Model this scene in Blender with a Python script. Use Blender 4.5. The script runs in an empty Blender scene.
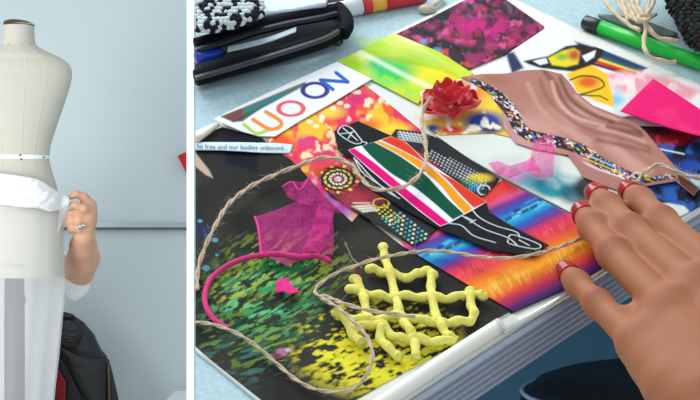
import bpy, math, random
import numpy as np
from mathutils import Vector

scene = bpy.context.scene
COL = scene.collection
random.seed(4); RNG = np.random.default_rng(7)

# ------------------------------------------------------------------ camera, light, exposure
F = 1640.0; CX, CY = 350.0, 200.0; CAMZ = 1.0
cam = bpy.data.cameras.new('camera'); cam.sensor_width = 36; cam.lens = 36*F/700
cam_o = bpy.data.objects.new('camera', cam); COL.objects.link(cam_o)
cam_o.location = (0, 0, CAMZ); cam_o.rotation_euler = (math.pi/2, 0, 0)
cam.clip_start = .05; scene.camera = cam_o

wd = bpy.data.worlds.new('daylight'); scene.world = wd; wd.use_nodes = True
wd.node_tree.nodes['Background'].inputs[0].default_value = (.86, .94, 1, 1)
wd.node_tree.nodes['Background'].inputs[1].default_value = .78

def area(name, loc, target, size, power, col=(1, 1, 1)):
    l = bpy.data.lights.new(name, 'AREA'); l.shape = 'RECTANGLE'
    l.size, l.size_y = size; l.energy = power; l.color = col
    o = bpy.data.objects.new(name, l); COL.objects.link(o); o.location = loc
    o.rotation_euler = (Vector(target)-Vector(loc)).to_track_quat('-Z', 'Y').to_euler()
    return o
area('window_light', (-.70, 1.75, 2.95), (.1, 1.2, 1.0), (1.7, 1.4), 40, (.95, .98, 1))
area('overhead_fill', (-1.6, 4.4, 3.3), (-1.3, 6.6, .9), (2.6, 1.4), 5, (1, .98, .95))  # added fill from above for the dress form; no ceiling lamp known
area('side_fill', (-2.7, 3.4, 1.1), (-.9, 6.6, .3), (1.8, 1.8), 74, (1, 1, 1))  # added fill to brighten the low wall and cloth; no window known
vs = scene.view_settings
scene.display_settings.display_device = 'sRGB'
vs.view_transform = 'Standard'; vs.look = 'None'; vs.gamma = 1; vs.exposure = 0.0; vs.use_curve_mapping = False

# ------------------------------------------------------------------ helpers
TH = math.atan(1135/1640); TT = math.tan(TH); D0 = 1.2     # the drawing board: slope and distance
U = np.array([1., 0, 0]); V = np.array([0, math.cos(TH), math.sin(TH)]); N = np.array([0, -math.sin(TH), math.cos(TH)])

def P(x, y, w=0.0):
    """point of the board's surface (raised by w metres) seen at photo position x, y"""
    x = np.asarray(x, float); y = np.asarray(y, float); w = np.asarray(w, float)
    dx = (x-CX)/F; dz = (CY-y)/F
    t = (TT*D0-w/math.cos(TH))/(TT-dz)
    return np.stack([dx*t, t+0*dx, CAMZ+dz*t], -1)
def Q(x, y, Y):
    x = np.asarray(x, float); y = np.asarray(y, float); Y = np.asarray(Y, float)+0*x
    return np.stack([(x-CX)/F*Y, Y, CAMZ+(CY-y)/F*Y], -1)
def lin(c):
    c = np.asarray(c, float)/255.
    return np.where(c <= .04045, c/12.92, ((c+.055)/1.055)**2.4)

MATS = {}
def mat(name, rgb=(200, 200, 200), rough=.5, metal=0, spec=.5, attr=False, bump=None, vary=None, sss=0, coat=0, sheen=0):
    if name in MATS: return MATS[name]
    m = bpy.data.materials.new(name); m.use_nodes = True; MATS[name] = m
    nt = m.node_tree; b = nt.nodes['Principled BSDF']
    c = (*lin(rgb), 1)
    b.inputs['Base Color'].default_value = c; b.inputs['Roughness'].default_value = rough
    b.inputs['Metallic'].default_value = metal; b.inputs['Specular IOR Level'].default_value = spec
    b.inputs['Coat Weight'].default_value = coat; b.inputs['Sheen Weight'].default_value = sheen
    if sss:
        b.inputs['Subsurface Weight'].default_value = sss
        b.inputs['Subsurface Radius'].default_value = (1, .35, .2); b.inputs['Subsurface Scale'].default_value = .006
    tc = nt.nodes.new('ShaderNodeTexCoord')
    if attr:
        a = nt.nodes.new('ShaderNodeAttribute'); a.attribute_name = 'Col'
        nt.links.new(a.outputs['Color'], b.inputs['Base Color'])
    elif vary:
        sc, amt = vary
        n = nt.nodes.new('ShaderNodeTexNoise'); n.inputs['Scale'].default_value = sc; n.inputs['Detail'].default_value = 4
        nt.links.new(tc.outputs['Object'], n.inputs['Vector'])
        r = nt.nodes.new('ShaderNodeValToRGB')
        r.color_ramp.elements[0].position = .3; r.color_ramp.elements[1].position = .7
        r.color_ramp.elements[0].color = (*[v*(1-amt) for v in c[:3]], 1)
        r.color_ramp.elements[1].color = (*[min(1, v*(1+amt)) for v in c[:3]], 1)
        nt.links.new(n.outputs['Fac'], r.inputs['Fac']); nt.links.new(r.outputs['Color'], b.inputs['Base Color'])
    if bump:
        sc, st = bump
        n = nt.nodes.new('ShaderNodeTexNoise'); n.inputs['Scale'].default_value = sc; n.inputs['Detail'].default_value = 3
        nt.links.new(tc.outputs['Object'], n.inputs['Vector'])
        bp = nt.nodes.new('ShaderNodeBump'); bp.inputs['Strength'].default_value = st; bp.inputs['Distance'].default_value = .002
        nt.links.new(n.outputs['Fac'], bp.inputs['Height']); nt.links.new(bp.outputs['Normal'], b.inputs['Normal'])
    return m

def sheer(name, rgb, alpha, net=None, weave=None):
    """see-through cloth; net = (cells per uv unit, alpha of the holes)"""
    if name in MATS: return MATS[name]
    m = bpy.data.materials.new(name); m.use_nodes = True; MATS[name] = m
    nt = m.node_tree; nt.nodes.clear(); nn = nt.nodes.new; L = nt.links.new
    out = nn('ShaderNodeOutputMaterial'); mix = nn('ShaderNodeMixShader'); tr = nn('ShaderNodeBsdfTransparent')
    d = nn('ShaderNodeBsdfDiffuse'); tl = nn('ShaderNodeBsdfTranslucent'); m2 = nn('ShaderNodeMixShader'); m2.inputs[0].default_value = .35
    for s in (d, tl): s.inputs['Color'].default_value = (*lin(rgb), 1)
    L(d.outputs[0], m2.inputs[1]); L(tl.outputs[0], m2.inputs[2])
    L(tr.outputs[0], mix.inputs[1]); L(m2.outputs[0], mix.inputs[2]); L(mix.outputs[0], out.inputs[0])
    mix.inputs[0].default_value = alpha
    if net:
        tc = nn('ShaderNodeTexCoord'); v = nn('ShaderNodeTexVoronoi'); v.feature = 'DISTANCE_TO_EDGE'
        v.inputs['Scale'].default_value = net[0]; v.inputs['Randomness'].default_value = .15
        L(tc.outputs['UV'], v.inputs['Vector'])
        r = nn('ShaderNodeMapRange'); r.inputs[1].default_value = .1; r.inputs[2].default_value = .22
        r.inputs[3].default_value = alpha; r.inputs[4].default_value = net[1]
        L(v.outputs['Distance'], r.inputs[0]); L(r.outputs[0], mix.inputs[0])
    return m

def link(o, label=None, cat=None, group=None, kind=None, parent=None):
    COL.objects.link(o)
    if parent is not None: o.parent = parent
    tag(o, label, cat, group, kind); return o
def tag(o, label=None, cat=None, group=None, kind=None):
    if label: o['label'] = label
    if cat: o['category'] = cat
    if group: o['group'] = group
    if kind: o['kind'] = kind
    return o
def thing(name, loc, label, cat, group=None, kind=None):
    o = bpy.data.objects.new(name, None); o.location = tuple(float(v) for v in loc); o.empty_display_size = .02
    return link(o, label, cat, group, kind)
def wloc(o):
    p = np.zeros(3)
    while o is not None: p = p+np.array(o.location); o = o.parent
    return p
def mesh(name, verts, faces, m, parent=None, label=None, cat=None, group=None, kind=None, smooth=True, cols=None, uv=None, solid=0, mi=None):
    """ONE mesh object from world-space vertices; its origin is at its foot, or its thing's"""
    verts = np.asarray(verts, float).reshape(-1, 3)
    if parent is None:
        lo, hi = verts.min(0), verts.max(0); c = np.array([(lo[0]+hi[0])/2, (lo[1]+hi[1])/2, lo[2]])
        off = c
    else:
        c = np.zeros(3); off = wloc(parent)
    me = bpy.data.meshes.new(name); me.from_pydata((verts-off).tolist(), [], [list(map(int, f)) for f in faces]); me.update()
    for mm in (m if isinstance(m, (list, tuple)) else [m]): me.materials.append(mm)
    if mi is not None: me.polygons.foreach_set('material_index', np.asarray(mi, np.int32))
    me.polygons.foreach_set('use_smooth', np.full(len(me.polygons), smooth))
    if cols is not None:
        a = me.color_attributes.new('Col', 'FLOAT_COLOR', 'POINT')
        a.data.foreach_set('color', np.concatenate([cols, np.ones((len(cols), 1))], 1).astype(np.float32).ravel())
    if uv is not None:
        ul = me.uv_layers.new(name='UVMap'); li = np.empty(len(me.loops), np.int32); me.loops.foreach_get('vertex_index', li)
        ul.data.foreach_set('uv', np.asarray(uv, np.float32)[li].ravel())
    o = bpy.data.objects.new(name, me); o.location = tuple(c)
    if solid:
        s = o.modifiers.new('thickness', 'SOLIDIFY'); s.thickness = solid; s.offset = -1
    return link(o, label, cat, group, kind, parent)

class MB:
    def __init__(s): s.v = []; s.f = []; s.m = []; s.n = 0; s.cur = 0
    def add(s, v, f):
        v = np.asarray(v, float).reshape(-1, 3); s.v.append(v)
        s.f += [[int(i)+s.n for i in q] for q in f]; s.m += [s.cur]*len(f); s.n += len(v); return s
    def box(s, lo, hi):
        (a, b, c), (d, e, g) = lo, hi
        return s.hexa([(a, b, c), (d, b, c), (d, e, c), (a, e, c), (a, b, g), (d, b, g), (d, e, g), (a, e, g)])
    def hexa(s, v): return s.add(v, [(0, 3, 2, 1), (4, 5, 6, 7), (0, 1, 5, 4), (1, 2, 6, 5), (2, 3, 7, 6), (3, 0, 4, 7)])
    def tube(s, pts, r, k=8, closed=False, flat=1.0, up=None):
        pts = np.asarray(pts, float); n = len(pts); r = np.zeros(n)+np.asarray(r, float)
        t = np.gradient(pts, axis=0)
        if closed: t = np.roll(pts, -1, 0)-np.roll(pts, 1, 0)
        t /= np.linalg.norm(t, axis=1)[:, None]+1e-12
        u = np.array([0, 0, 1.]) if up is None else np.asarray(up, float)
        if up is None and abs(t[0] @ u) > .9: u = np.array([1., 0, 0])
        vs_ = []; a = np.linspace(0, 2*math.pi, k, endpoint=False)
        for i in range(n):
            u = (up if up is not None else u); e = u-(u @ t[i])*t[i]; e = e/(np.linalg.norm(e)+1e-12); b = np.cross(t[i], e)
            if up is None: u = e
            vs_.append(pts[i]+r[i]*(np.cos(a)[:, None]*b+flat*np.sin(a)[:, None]*e))
        f = []
        for i in range(n if closed else n-1):
            j = (i+1) % n
            for q in range(k): f.append((i*k+q, i*k+(q+1) % k, j*k+(q+1) % k, j*k+q))
        if not closed: f += [tuple(range(k))[::-1], tuple(range((n-1)*k, n*k))]
        return s.add(np.concatenate(vs_), f)
    def ball(s, c, ax, R=None, nu=14, nv=9):
        th = np.linspace(0, math.pi, nv); ph = np.linspace(0, 2*math.pi, nu, endpoint=False)
        v = [(math.sin(a)*math.cos(b), math.sin(a)*math.sin(b), math.cos(a)) for a in th for b in ph]
        v = np.array(v)*np.asarray(ax, float)
        if R is not None: v = v @ np.asarray(R)
        f = [(i*nu+j, (i+1)*nu+j, (i+1)*nu+(j+1) % nu, i*nu+(j+1) % nu) for i in range(nv-1) for j in range(nu)]
        return s.add(v+np.asarray(c, float), f)
    def grid(s, G):
        h, w = G.shape[:2]
        return s.add(G.reshape(-1, 3), [(i*w+j, i*w+j+1, (i+1)*w+j+1, (i+1)*w+j) for i in range(h-1) for j in range(w-1)])
    def prism(s, top, bot):
        n = len(top); return s.add(list(top)+list(bot), [tuple(range(n)), tuple(range(n, 2*n))[::-1]]+[(i, n+i, n+(i+1) % n, (i+1) % n) for i in range(n)])
    def build(s, name, m, parent=None, **k):
        return mesh(name, np.concatenate(s.v), s.f, m, parent, mi=s.m if isinstance(m, (list, tuple)) else None, **k)
TAB = np.stack([U, V, N])       # rows: board axes

def cat(pts, n=12, closed=False):
    """smooth curve through points of any dimension"""
    p = np.asarray(pts, float); out = []
    m = len(p)
    g = (lambda i: p[i % m]) if closed else (lambda i: p[i] if 0 <= i < m else (2*p[0]-p[1] if i < 0 else 2*p[-1]-p[-2]))
    for i in range(m if closed else m-1):
        a, b, c, d = g(i-1), g(i), g(i+1), g(i+2)
        for t in np.linspace(0, 1, n, endpoint=False):
            out.append(.5*(2*b+(c-a)*t+(2*a-5*b+4*c-d)*t*t+(3*b-a-3*c+d)*t**3))
    if not closed: out.append(p[-1])
    return np.array(out)
def resample(p, step):
    d = np.r_[0, np.cumsum(np.linalg.norm(np.diff(p, axis=0), axis=1))]
    n = max(2, int(d[-1]/step)); t = np.linspace(0, d[-1], n)
    return np.stack([np.interp(t, d, p[:, i]) for i in range(p.shape[1])], 1)

# ---- signed distance of a polygon, noise, strokes: the printing tools
def sdp(X, Y, pts):
    p = np.asarray(pts, float); d = np.full(X.shape, 1e9); ins = np.zeros(X.shape, bool)
    for i in range(len(p)):
        ax, ay = p[i]; bx, by = p[(i+1) % len(p)]
        ex, ey = bx-ax, by-ay; l = ex*ex+ey*ey+1e-12
        t = np.clip(((X-ax)*ex+(Y-ay)*ey)/l, 0, 1)
        d = np.minimum(d, (X-ax-t*ex)**2+(Y-ay-t*ey)**2)
        if ay != by:
            c = ((ay > Y) != (by > Y)) & (X < (bx-ax)*(Y-ay)/(by-ay)+ax); ins ^= c
    d = np.sqrt(d); return np.where(ins, -d, d)
def nearest_on(p0, pts):
    p = np.asarray(pts, float); best = np.full(len(p0), 1e9); q = p0.copy()
    for i in range(len(p)):
        a = p[i]; e = p[(i+1) % len(p)]-a; t = np.clip(((p0-a) @ e)/(e @ e+1e-12), 0, 1); c = a+t[:, None]*e
        d = ((p0-c)**2).sum(1); m = d < best; best[m] = d[m]; q[m] = c[m]
    return q
def sds(X, Y, pts):
    d = np.full(X.shape, 1e9); p = np.asarray(pts, float)
    for (ax, ay), (bx, by) in zip(p[:-1], p[1:]):
        ex, ey = bx-ax, by-ay; t = np.clip(((X-ax)*ex+(Y-ay)*ey)/(ex*ex+ey*ey+1e-12), 0, 1)
        d = np.minimum(d, (X-ax-t*ex)**2+(Y-ay-t*ey)**2)
    return np.sqrt(d)
_T = RNG.random((97, 97))
def noise(X, Y, s=10., ang=0., stretch=1., seed=0, oct=3):
    c, n = math.cos(ang), math.sin(ang); a = (X*c+Y*n)/s/stretch+seed*17.3; b = (-X*n+Y*c)/s+seed*5.7
    tot = 0; am = .5; norm = 0
    for o in range(oct):
        i = np.floor(a).astype(int); j = np.floor(b).astype(int); u = a-i; v = b-j
        u = u*u*(3-2*u); v = v*v*(3-2*v); g = lambda p, q: _T[p % 97, q % 97]
        tot = tot+am*((g(i, j)*(1-u)+g(i+1, j)*u)*(1-v)+(g(i, j+1)*(1-u)+g(i+1, j+1)*u)*v)
        norm += am; am *= .5; a = a*2+3.1; b = b*2+1.7
    return tot/norm
class Ink:
    def __init__(s, X, Y, base): s.X, s.Y = X, Y; s.c = np.zeros((len(X), 3))+lin(base)
    def mix(s, rgb, a):
        a = np.clip(np.asarray(a, float)+np.zeros(len(s.X)), 0, 1)[:, None]; s.c = s.c*(1-a)+lin(rgb)*a; return s
    def poly(s, pts, rgb, a=1, soft=.6): return s.mix(rgb, a*np.clip(.5-sdp(s.X, s.Y, pts)/(2*soft), 0, 1))
    def line(s, pts, rgb, w=1, a=1, soft=.5): return s.mix(rgb, a*np.clip(.5-(sds(s.X, s.Y, pts)-w/2)/(2*soft), 0, 1))
    def dot(s, x, y, rx, ry, rgb, a=1, soft=.25):
        d = np.sqrt(((s.X-x)/rx)**2+((s.Y-y)/ry)**2); return s.mix(rgb, a*np.clip(.5-(d-1)/(2*soft), 0, 1))
    def ring(s, x, y, rx, ry, w, rgb, a=1):
        d = np.abs(np.sqrt(((s.X-x)/rx)**2+((s.Y-y)/ry)**2)-1)*(rx+ry)/2; return s.mix(rgb, a*np.clip(.5-(d-w/2), 0, 1))
    def cloud(self, rgb, lo=.5, hi=.6, mask=1, **k):
        n = noise(self.X, self.Y, **k); return self.mix(rgb, np.clip((n-lo)/(hi-lo), 0, 1)*mask)
    def blob(s, x, y, r): return np.clip(1.4-1.4*np.sqrt(((s.X-x)/r[0])**2+((s.Y-y)/r[1])**2), 0, 1)

PAPER = mat('printed_paper', attr=True, rough=.6, spec=.12)
MATT = mat('matt_print', attr=True, rough=.8, spec=.06)
def sheet(name, poly, paint, w, label=None, cat=None, group=None, step=.9, thick=.0003, lift=None, m=None, parent=None, kind=None, uvs=50., solid=True):
    """flat paper or cloth of this outline lying w metres above the board; paint(Ink) prints on it, lift(x, y) raises it"""
    poly = np.asarray(poly, float); lo = poly.min(0)-step; hi = poly.max(0)+step
    nx, ny = [int(math.ceil(v)) for v in (hi-lo)/step]
    gx = lo[0]+np.arange(nx+1)*step; gy = lo[1]+np.arange(ny+1)*step
    GX, GY = np.meshgrid(gx, gy)
    keep = sdp(GX[:-1, :-1]+step/2, GY[:-1, :-1]+step/2, poly) < 0
    cnt = np.zeros(GX.shape, int)
    for a in (0, 1):
        for b in (0, 1): cnt[a:a+ny, b:b+nx] += keep
    used = cnt > 0; idx = np.cumsum(used.ravel()).reshape(used.shape)-1
    pts = np.stack([GX[used], GY[used]], 1); bd = cnt[used] < 4
    pts[bd] = nearest_on(pts[bd], poly)
    iy, ix = np.nonzero(keep)
    f = np.stack([idx[iy, ix], idx[iy+1, ix], idx[iy+1, ix+1], idx[iy, ix+1]], 1)
    X, Y = pts.T
    ww = w+(lift(X, Y) if lift else 0)
    ink = Ink(X, Y, (230, 230, 228))
    if paint: paint(ink)
    return mesh(name, P(X, Y, ww), f, m or PAPER, parent, label, cat, group, kind, cols=ink.c, uv=pts/uvs, solid=thick if solid else 0)

# ---- surface of a union of tapered capsules with soft joints (bodies, hands)
def blend(caps, h, k):
    A = [(np.asarray(a, float), ra, np.asarray(b, float), rb) for a, ra, b, rb in caps]
    pad = 3*h+k
    lo = np.min([np.minimum(a-ra, b-rb) for a, ra, b, rb in A], 0)-pad; hi = np.max([np.maximum(a+ra, b+rb) for a, ra, b, rb in A], 0)+pad
    n = np.ceil((hi-lo)/h).astype(int)+1
    D = np.full(n, 1.0, np.float32)
    for a, ra, b, rb in A:
        l = np.minimum(a-ra, b-rb)-pad; g = np.maximum(a+ra, b+rb)+pad
        i0 = np.clip(np.floor((l-lo)/h).astype(int), 0, n-1); i1 = np.clip(np.ceil((g-lo)/h).astype(int)+1, 1, n)
        ax = [lo[q]+h*np.arange(i0[q], i1[q]) for q in range(3)]
        X, Y, Z = np.meshgrid(*ax, indexing='ij'); e = b-a
        t = np.clip(((X-a[0])*e[0]+(Y-a[1])*e[1]+(Z-a[2])*e[2])/(e @ e+1e-12), 0, 1)
        d = np.sqrt((X-a[0]-t*e[0])**2+(Y-a[1]-t*e[1])**2+(Z-a[2]-t*e[2])**2)-(ra+(rb-ra)*t)
        s = (slice(i0[0], i1[0]), slice(i0[1], i1[1]), slice(i0[2], i1[2])); o = D[s]
        m = np.clip(k-np.abs(o-d), 0, None)
        D[s] = np.minimum(o, d)-m*m/(4*k)
    return surface(D, lo, h)
def surface(D, lo, h):
    I = D < 0; c = np.zeros(np.array(D.shape)-1, int)
    sl = lambda o, S: tuple(slice(o[q], S[q]-1+o[q]) for q in range(3))
    S = D.shape; corners = [(a, b, g) for a in (0, 1) for b in (0, 1) for g in (0, 1)]
    for o in corners: c += I[sl(o, S)]
    cell = (c > 0) & (c < 8); ids = np.full(cell.shape, -1); ii = np.argwhere(cell); ids[cell] = np.arange(len(ii))
    acc = np.zeros((len(ii), 3)); num = np.zeros(len(ii))
    for a in corners:
        for q in range(3):
            if a[q]: continue
            b = list(a); b[q] = 1
            da = D[tuple((ii+a).T)]; db = D[tuple((ii+b).T)]; x = (da < 0) != (db < 0)
            t = np.where(x, da/(da-db+1e-12), 0); p = np.array(a)+t[:, None]*(np.array(b)-np.array(a))
            acc[x] += p[x]; num[x] += 1
    v = lo+h*(ii+acc/num[:, None]); f = []
    for q in range(3):
        r, s = [(1, 2), (2, 0), (0, 1)][q]
        d0 = I; e = [slice(None)]*3; g = [slice(None)]*3; e[q] = slice(0, -1); g[q] = slice(1, None)
        A, B = d0[tuple(e)], d0[tuple(g)]
        for flip, M in ((0, A & ~B), (1, ~A & B)):
            k = np.argwhere(M)
            k = k[(k[:, r] > 0) & (k[:, s] > 0) & (k[:, r] < S[r]-1) & (k[:, s] < S[s]-1)]
            def at(dr, ds):
                z = k.copy(); z[:, r] += dr; z[:, s] += ds; return ids[tuple(z.T)]
            quad = np.stack([at(-1, -1), at(0, -1), at(0, 0), at(-1, 0)], 1)
            f.append(quad[:, ::-1] if flip else quad)
    f = np.concatenate(f); return v, f[(f >= 0).all(1)]

def smin_chain(pts, rs): return [(pts[i], rs[i], pts[i+1], rs[i+1]) for i in range(len(pts)-1)]

# ================================================================== SETTING
WY = 7.3
fl = MB(); fl.box((-4, -1.5, -.1), (3.5, WY+.1, 0)); fl.build('floor', mat('floor_vinyl', (206, 208, 206), .5, vary=(3, .06)), kind='structure', smooth=False)
wl = MB(); wl.box((-4, WY, 0), (3.5, WY+.1, 3.4)); wl.build('wall_back', mat('wall_paint', (206, 220, 221), .7, vary=(2, .02)), kind='structure', smooth=False)

wb = thing('whiteboard', (-1.4, WY-.02, .9), 'pale whiteboard with a grey metal bottom rail on the wall behind the dress form', 'whiteboard')
zb = CAMZ-24.5/F*WY
b = MB(); b.box((-3.2, WY-.02, zb), (-.1, WY-.002, 2.3)); b.build('board', mat('whiteboard_enamel', (194, 209, 211), .4, spec=.3, vary=(1.5, .02)), wb, smooth=False)
b = MB(); b.box((-3.2, WY-.035, zb-.012), (-.1, WY-.002, zb+.01)); b.build('bottom_rail', mat('rail_metal', (176, 184, 190), .35, .6), wb, smooth=False)
b = MB(); b.box((-3.2, WY-.03, zb-.024), (-.1, WY-.002, zb-.012)); b.build('rail_shadow', mat('shadow_grey', (92, 102, 110), .6), wb, smooth=False)  # dark strip painted in as the shadow line under the rail
b = MB(); b.box((-3.2, WY-.035, 2.3), (-.1, WY-.002, 2.33)); b.build('top_rail', MATS['rail_metal'], wb, smooth=False)

# red board eraser on the whiteboard, turned on its corner
e = MB()
ep = [(177.5, 156), (186, 152), (196, 169), (187, 174.5)]
e.prism([Q(x, y, WY-.065) for x, y in ep], [Q(x, y, WY-.021) for x, y in ep])
er = e.build('board_eraser', mat('red_felt', (196, 26, 48), .8, bump=(400, .3)), label='red magnetic eraser stuck to the whiteboard beside the table edge', cat='eraser', smooth=False)

# white box by the wall
b = MB(); x0, x1 = (171-CX)/F*7.0, (205-CX)/F*7.0; zt = CAMZ-196.5/F*7.0
bx = thing('storage_box', ((x0+x1)/2, 7.05, 0), 'white storage box low on the floor against the wall', 'box')
b.box((x0, 6.9, 0), (x1, 7.2, zt-.03)); b.build('box_body', mat('white_card', (232, 234, 234), .6), bx, smooth=False)
b = MB(); b.box((x0-.005, 6.895, zt-.03), (x1+.005, 7.205, zt)); b.build('lid', MATS['white_card'], bx, smooth=False)

# ================================================================== DRAWING TABLE
FE = [(330, 452), (410, 400), (566, 298.5), (700, 214.5), (830, 135)]          # the front edge of the board
brd = [(187, -70), (860, -70), (860, 117), (830, 135), (700, 214.5), (566, 298.5), (410, 400), (330, 452), (187, 545)]
T = .034
dt = thing('drawing_table', (.25, 1.5, 0), 'pale speckled tilted drawing table with ribbed edge under the collage', 'table')
tb = MB(); tb.prism([P(x, y, 0) for x, y in brd], [P(x, y, 0)-N*T for x, y in brd])
m = mat('speckled_laminate', (180, 208, 214), .65, spec=.2, vary=(260, .10)); tb.build('tabletop', m, dt, smooth=False)
rb = MB()                                                                        # white strip standing in for the gap between the two views
E = [(x, y) for y in np.linspace(-70, 545, 30) for x in (187.2, 194)]
v = [P(x, y, .0015) for x, y in E]+[P(x, y, 0)-N*T for x, y in E]
n = len(E); f = []
for i in range(0, n-2, 2): f += [(i, i+1, i+3, i+2), (n+i, n+i+2, n+i+3, n+i+1), (i, i+2, n+i+2, n+i), (i+1, n+i+1, n+i+3, i+3)]
f += [(0, n, n+1, 1), (n-2, n-1, 2*n-1, 2*n-2)]
v = np.array(v); v[n::2] -= U*.0004; v[:n:2] -= U*.0004
rb.add(v, f); rb.build('gap_strip', mat('white_gap_strip', (255, 255, 255), .5), dt, smooth=False)
rt = MB()                                                                        # ribbed trim of the front edge
for k in range(6):
    a = T*(k+.08)/6; c = T*(k+.86)/6
    for p, q in zip(FE[:-1], FE[1:]):
        A, B = P(*p), P(*q); d = B-A; d /= np.linalg.norm(d); o = np.cross(N, d); o = o if o[1] < 0 else -o
        pr = [(.0005, a), (.004, a+.0012), (.004, c-.0012), (.0005, c)]
        g = np.array([[E_+o*s-N*z for s, z in pr] for E_ in (A, B)]); rt.grid(g)
rt.build('ribbed_trim', mat('ribbed_aluminium', (176, 184, 200), .4, .3), dt, smooth=False)
ms = MB(); ms.box((-.1, 1.62, .02), (1.3, 1.65, 1.2)); ms.build('modesty_panel', mat('bluegrey_panel', (66, 106, 132), .7, spec=.2, vary=(6, .04)), dt, smooth=False)
for xx in (-.08, 1.25):
    l = MB(); l.prism([(xx, 1.65, 0), (xx+.04, 1.65, 0), (xx+.04, 1.72, 0), (xx, 1.72, 0)][::-1], [(xx, 1.65, 1.2), (xx+.04, 1.65, 1.2), (xx+.04, 1.72, 1.2), (xx, 1.72, 1.2)][::-1])
    l.build('leg', mat('leg_steel', (120, 125, 130), .4, .7), dt, smooth=False)

# drafting stool under the front edge
SC = np.array([.358, 1.33, .846])
st = thing('drafting_stool', (SC[0], SC[1], 0), 'glossy black padded round stool seat below the table edge', 'stool')
pr = [(0, .012), (.04, .012), (.08, .013), (.11, .0105), (.125, .0105), (.14, .0135), (.17, .013), (.19, .011), (.205, .006), (.218, -.006), (.224, -.03), (.216, -.05), (.17, -.06), (0, -.06)]
ph = np.linspace(0, 2*math.pi, 73); G = []
for r, z in pr:
    G.append([SC+np.array([r*math.cos(a), r*math.sin(a), z]) for a in ph])
s = MB(); s.grid(np.array(G)[::-1]); s.build('seat', mat('black_vinyl', (9, 9, 11), .42, spec=.15), st)
s = MB(); s.tube([SC+np.array([.2175*math.cos(a), .2175*math.sin(a), -.003]) for a in ph[:-1]], .0018, 6, closed=True); s.build('rim_highlight', mat('pale_highlight', (150, 180, 205), .4), st)  # pale ring standing in for the highlight along the seat's rim
s = MB(); s.tube([SC-np.array([0, 0, .06]), (SC[0], SC[1], .12)], [.03, .022], 16); s.build('column', mat('chrome', (200, 205, 210), .15, 1), st)
for k in range(5):
    a = k*1.2566+.3; s = MB(); s.tube([(SC[0], SC[1], .12), (SC[0]+.15*math.cos(a), SC[1]+.15*math.sin(a), .08), (SC[0]+.27*math.cos(a), SC[1]+.27*math.sin(a), .012)], [.02, .016, .012], 8); s.build('leg', MATS['black_vinyl'], st)

# ================================================================== DRESS FORM
MX, MY = 19.0, 6.07; S = MY/F
df = thing('dress_form', (*Q(MX, 200, MY)[:2], 0), 'cream linen dress form with dark wooden neck cap beside the whiteboard', 'dress form')
prof = [(24, 15.2), (30, 15.2), (38, 15.6), (43, 16.4), (46, 18.5), (49.5, 24), (53, 31), (57, 40), (61, 46.5), (65, 50.5), (70, 52.6), (76, 52.8), (86, 51.0), (100, 46.6), (115, 41.4), (130, 36.3), (144, 32), (157, 30.2), (165, 31.3), (176, 34.5), (190, 38.5), (210, 42), (240, 43.6), (277, 42.5)]
pc = cat(prof, 5)
def dep(y, hw): return hw*np.interp(y, [24, 44, 60, 75, 110, 157, 200, 277], [.97, .95, .48, .46, .62, .70, .68, .68])
def form_point(y, hw, a): return np.array([(MX+hw*math.cos(a)-CX)*S, MY+dep(y, hw)*S*math.sin(a)*1.0, CAMZ+(CY-y)*S])
na = 64; G = [[form_point(y, h, a) for a in np.linspace(0, 2*math.pi, na+1)] for y, h in pc]
b = MB(); b.grid(np.array(G)[:, ::-1]); b.add([form_point(277, 42.5, a) for a in np.linspace(0, 2*math.pi, na, endpoint=False)], [tuple(range(na))])
b.build('torso', mat('cream_linen', (198, 195, 183), .85, spec=.15, bump=(900, .15), vary=(60, .02)), df)
cp = MB(); G = []
for t in np.linspace(0, 1, 8):
    r = 15.6*math.cos(t*math.pi/2)**.45 if t < 1 else .01; zz = 24.5-5.2*t
    G.append([np.array([(MX+r*math.cos(a)-CX)*S, MY+.95*r*S*math.sin(a), CAMZ+(CY-zz-.10*r*-math.cos(a)*(-1)+1.2*(-math.cos(a))*0)*S]) for a in np.linspace(0, 2*math.pi, 41)])
G = [[form_point(25.5, 15.4, a) for a in np.linspace(0, 2*math.pi, 41)]]+G
cp.grid(np.array(G)[:, ::-1]); cp.build('neck_cap', mat('dark_wood', (74, 38, 28), .35, vary=(40, .25)), df)
def prof_hw(y): return float(np.interp(y, pc[:, 0], pc[:, 1]))
ct = mat('seam_thread', (222, 211, 188), .9)
b = MB(); b.tube([form_point(43.3, prof_hw(43.3)+.15, a) for a in np.linspace(0, 2*math.pi, 60, endpoint=False)], .0012, 5, closed=True); b.build('neck_seam', ct, df)
for dx in (8.5, -16, 24):                                                       # lengthwise seams
    pts = []
    for y in np.linspace(44, 276, 60):
        hw = prof_hw(y); q = dx*(hw/40 if abs(dx) > 9 else hw/44+.15); a = -math.acos(max(-1, min(1, q/(hw+.001)))); pts.append(form_point(y, hw+.12, a))
    b = MB(); b.tube(pts, .0011, 5); b.build('seam', ct, df)
b = MB(); G = [[form_point(y, prof_hw(y)+.5, a) for a in np.linspace(0, 2*math.pi, 65)] for y in (155.3, 157, 159.3)]
b.grid(np.array(G)[:, ::-1]); tp = b.build('waist_tape', mat('white_tape', (240, 243, 245), .6), df)
for x, y in ((3, 157.5), (24.5, 155.8), (25.5, 159.5), (46, 157.5)):
    a = -math.acos((x-MX)/31.5); b = MB(); b.ball(form_point(y, 31.2, a), (.0035, .0035, .0035)); b.build('pin', mat('pin_steel', (90, 95, 105), .3, .8), df)
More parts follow.
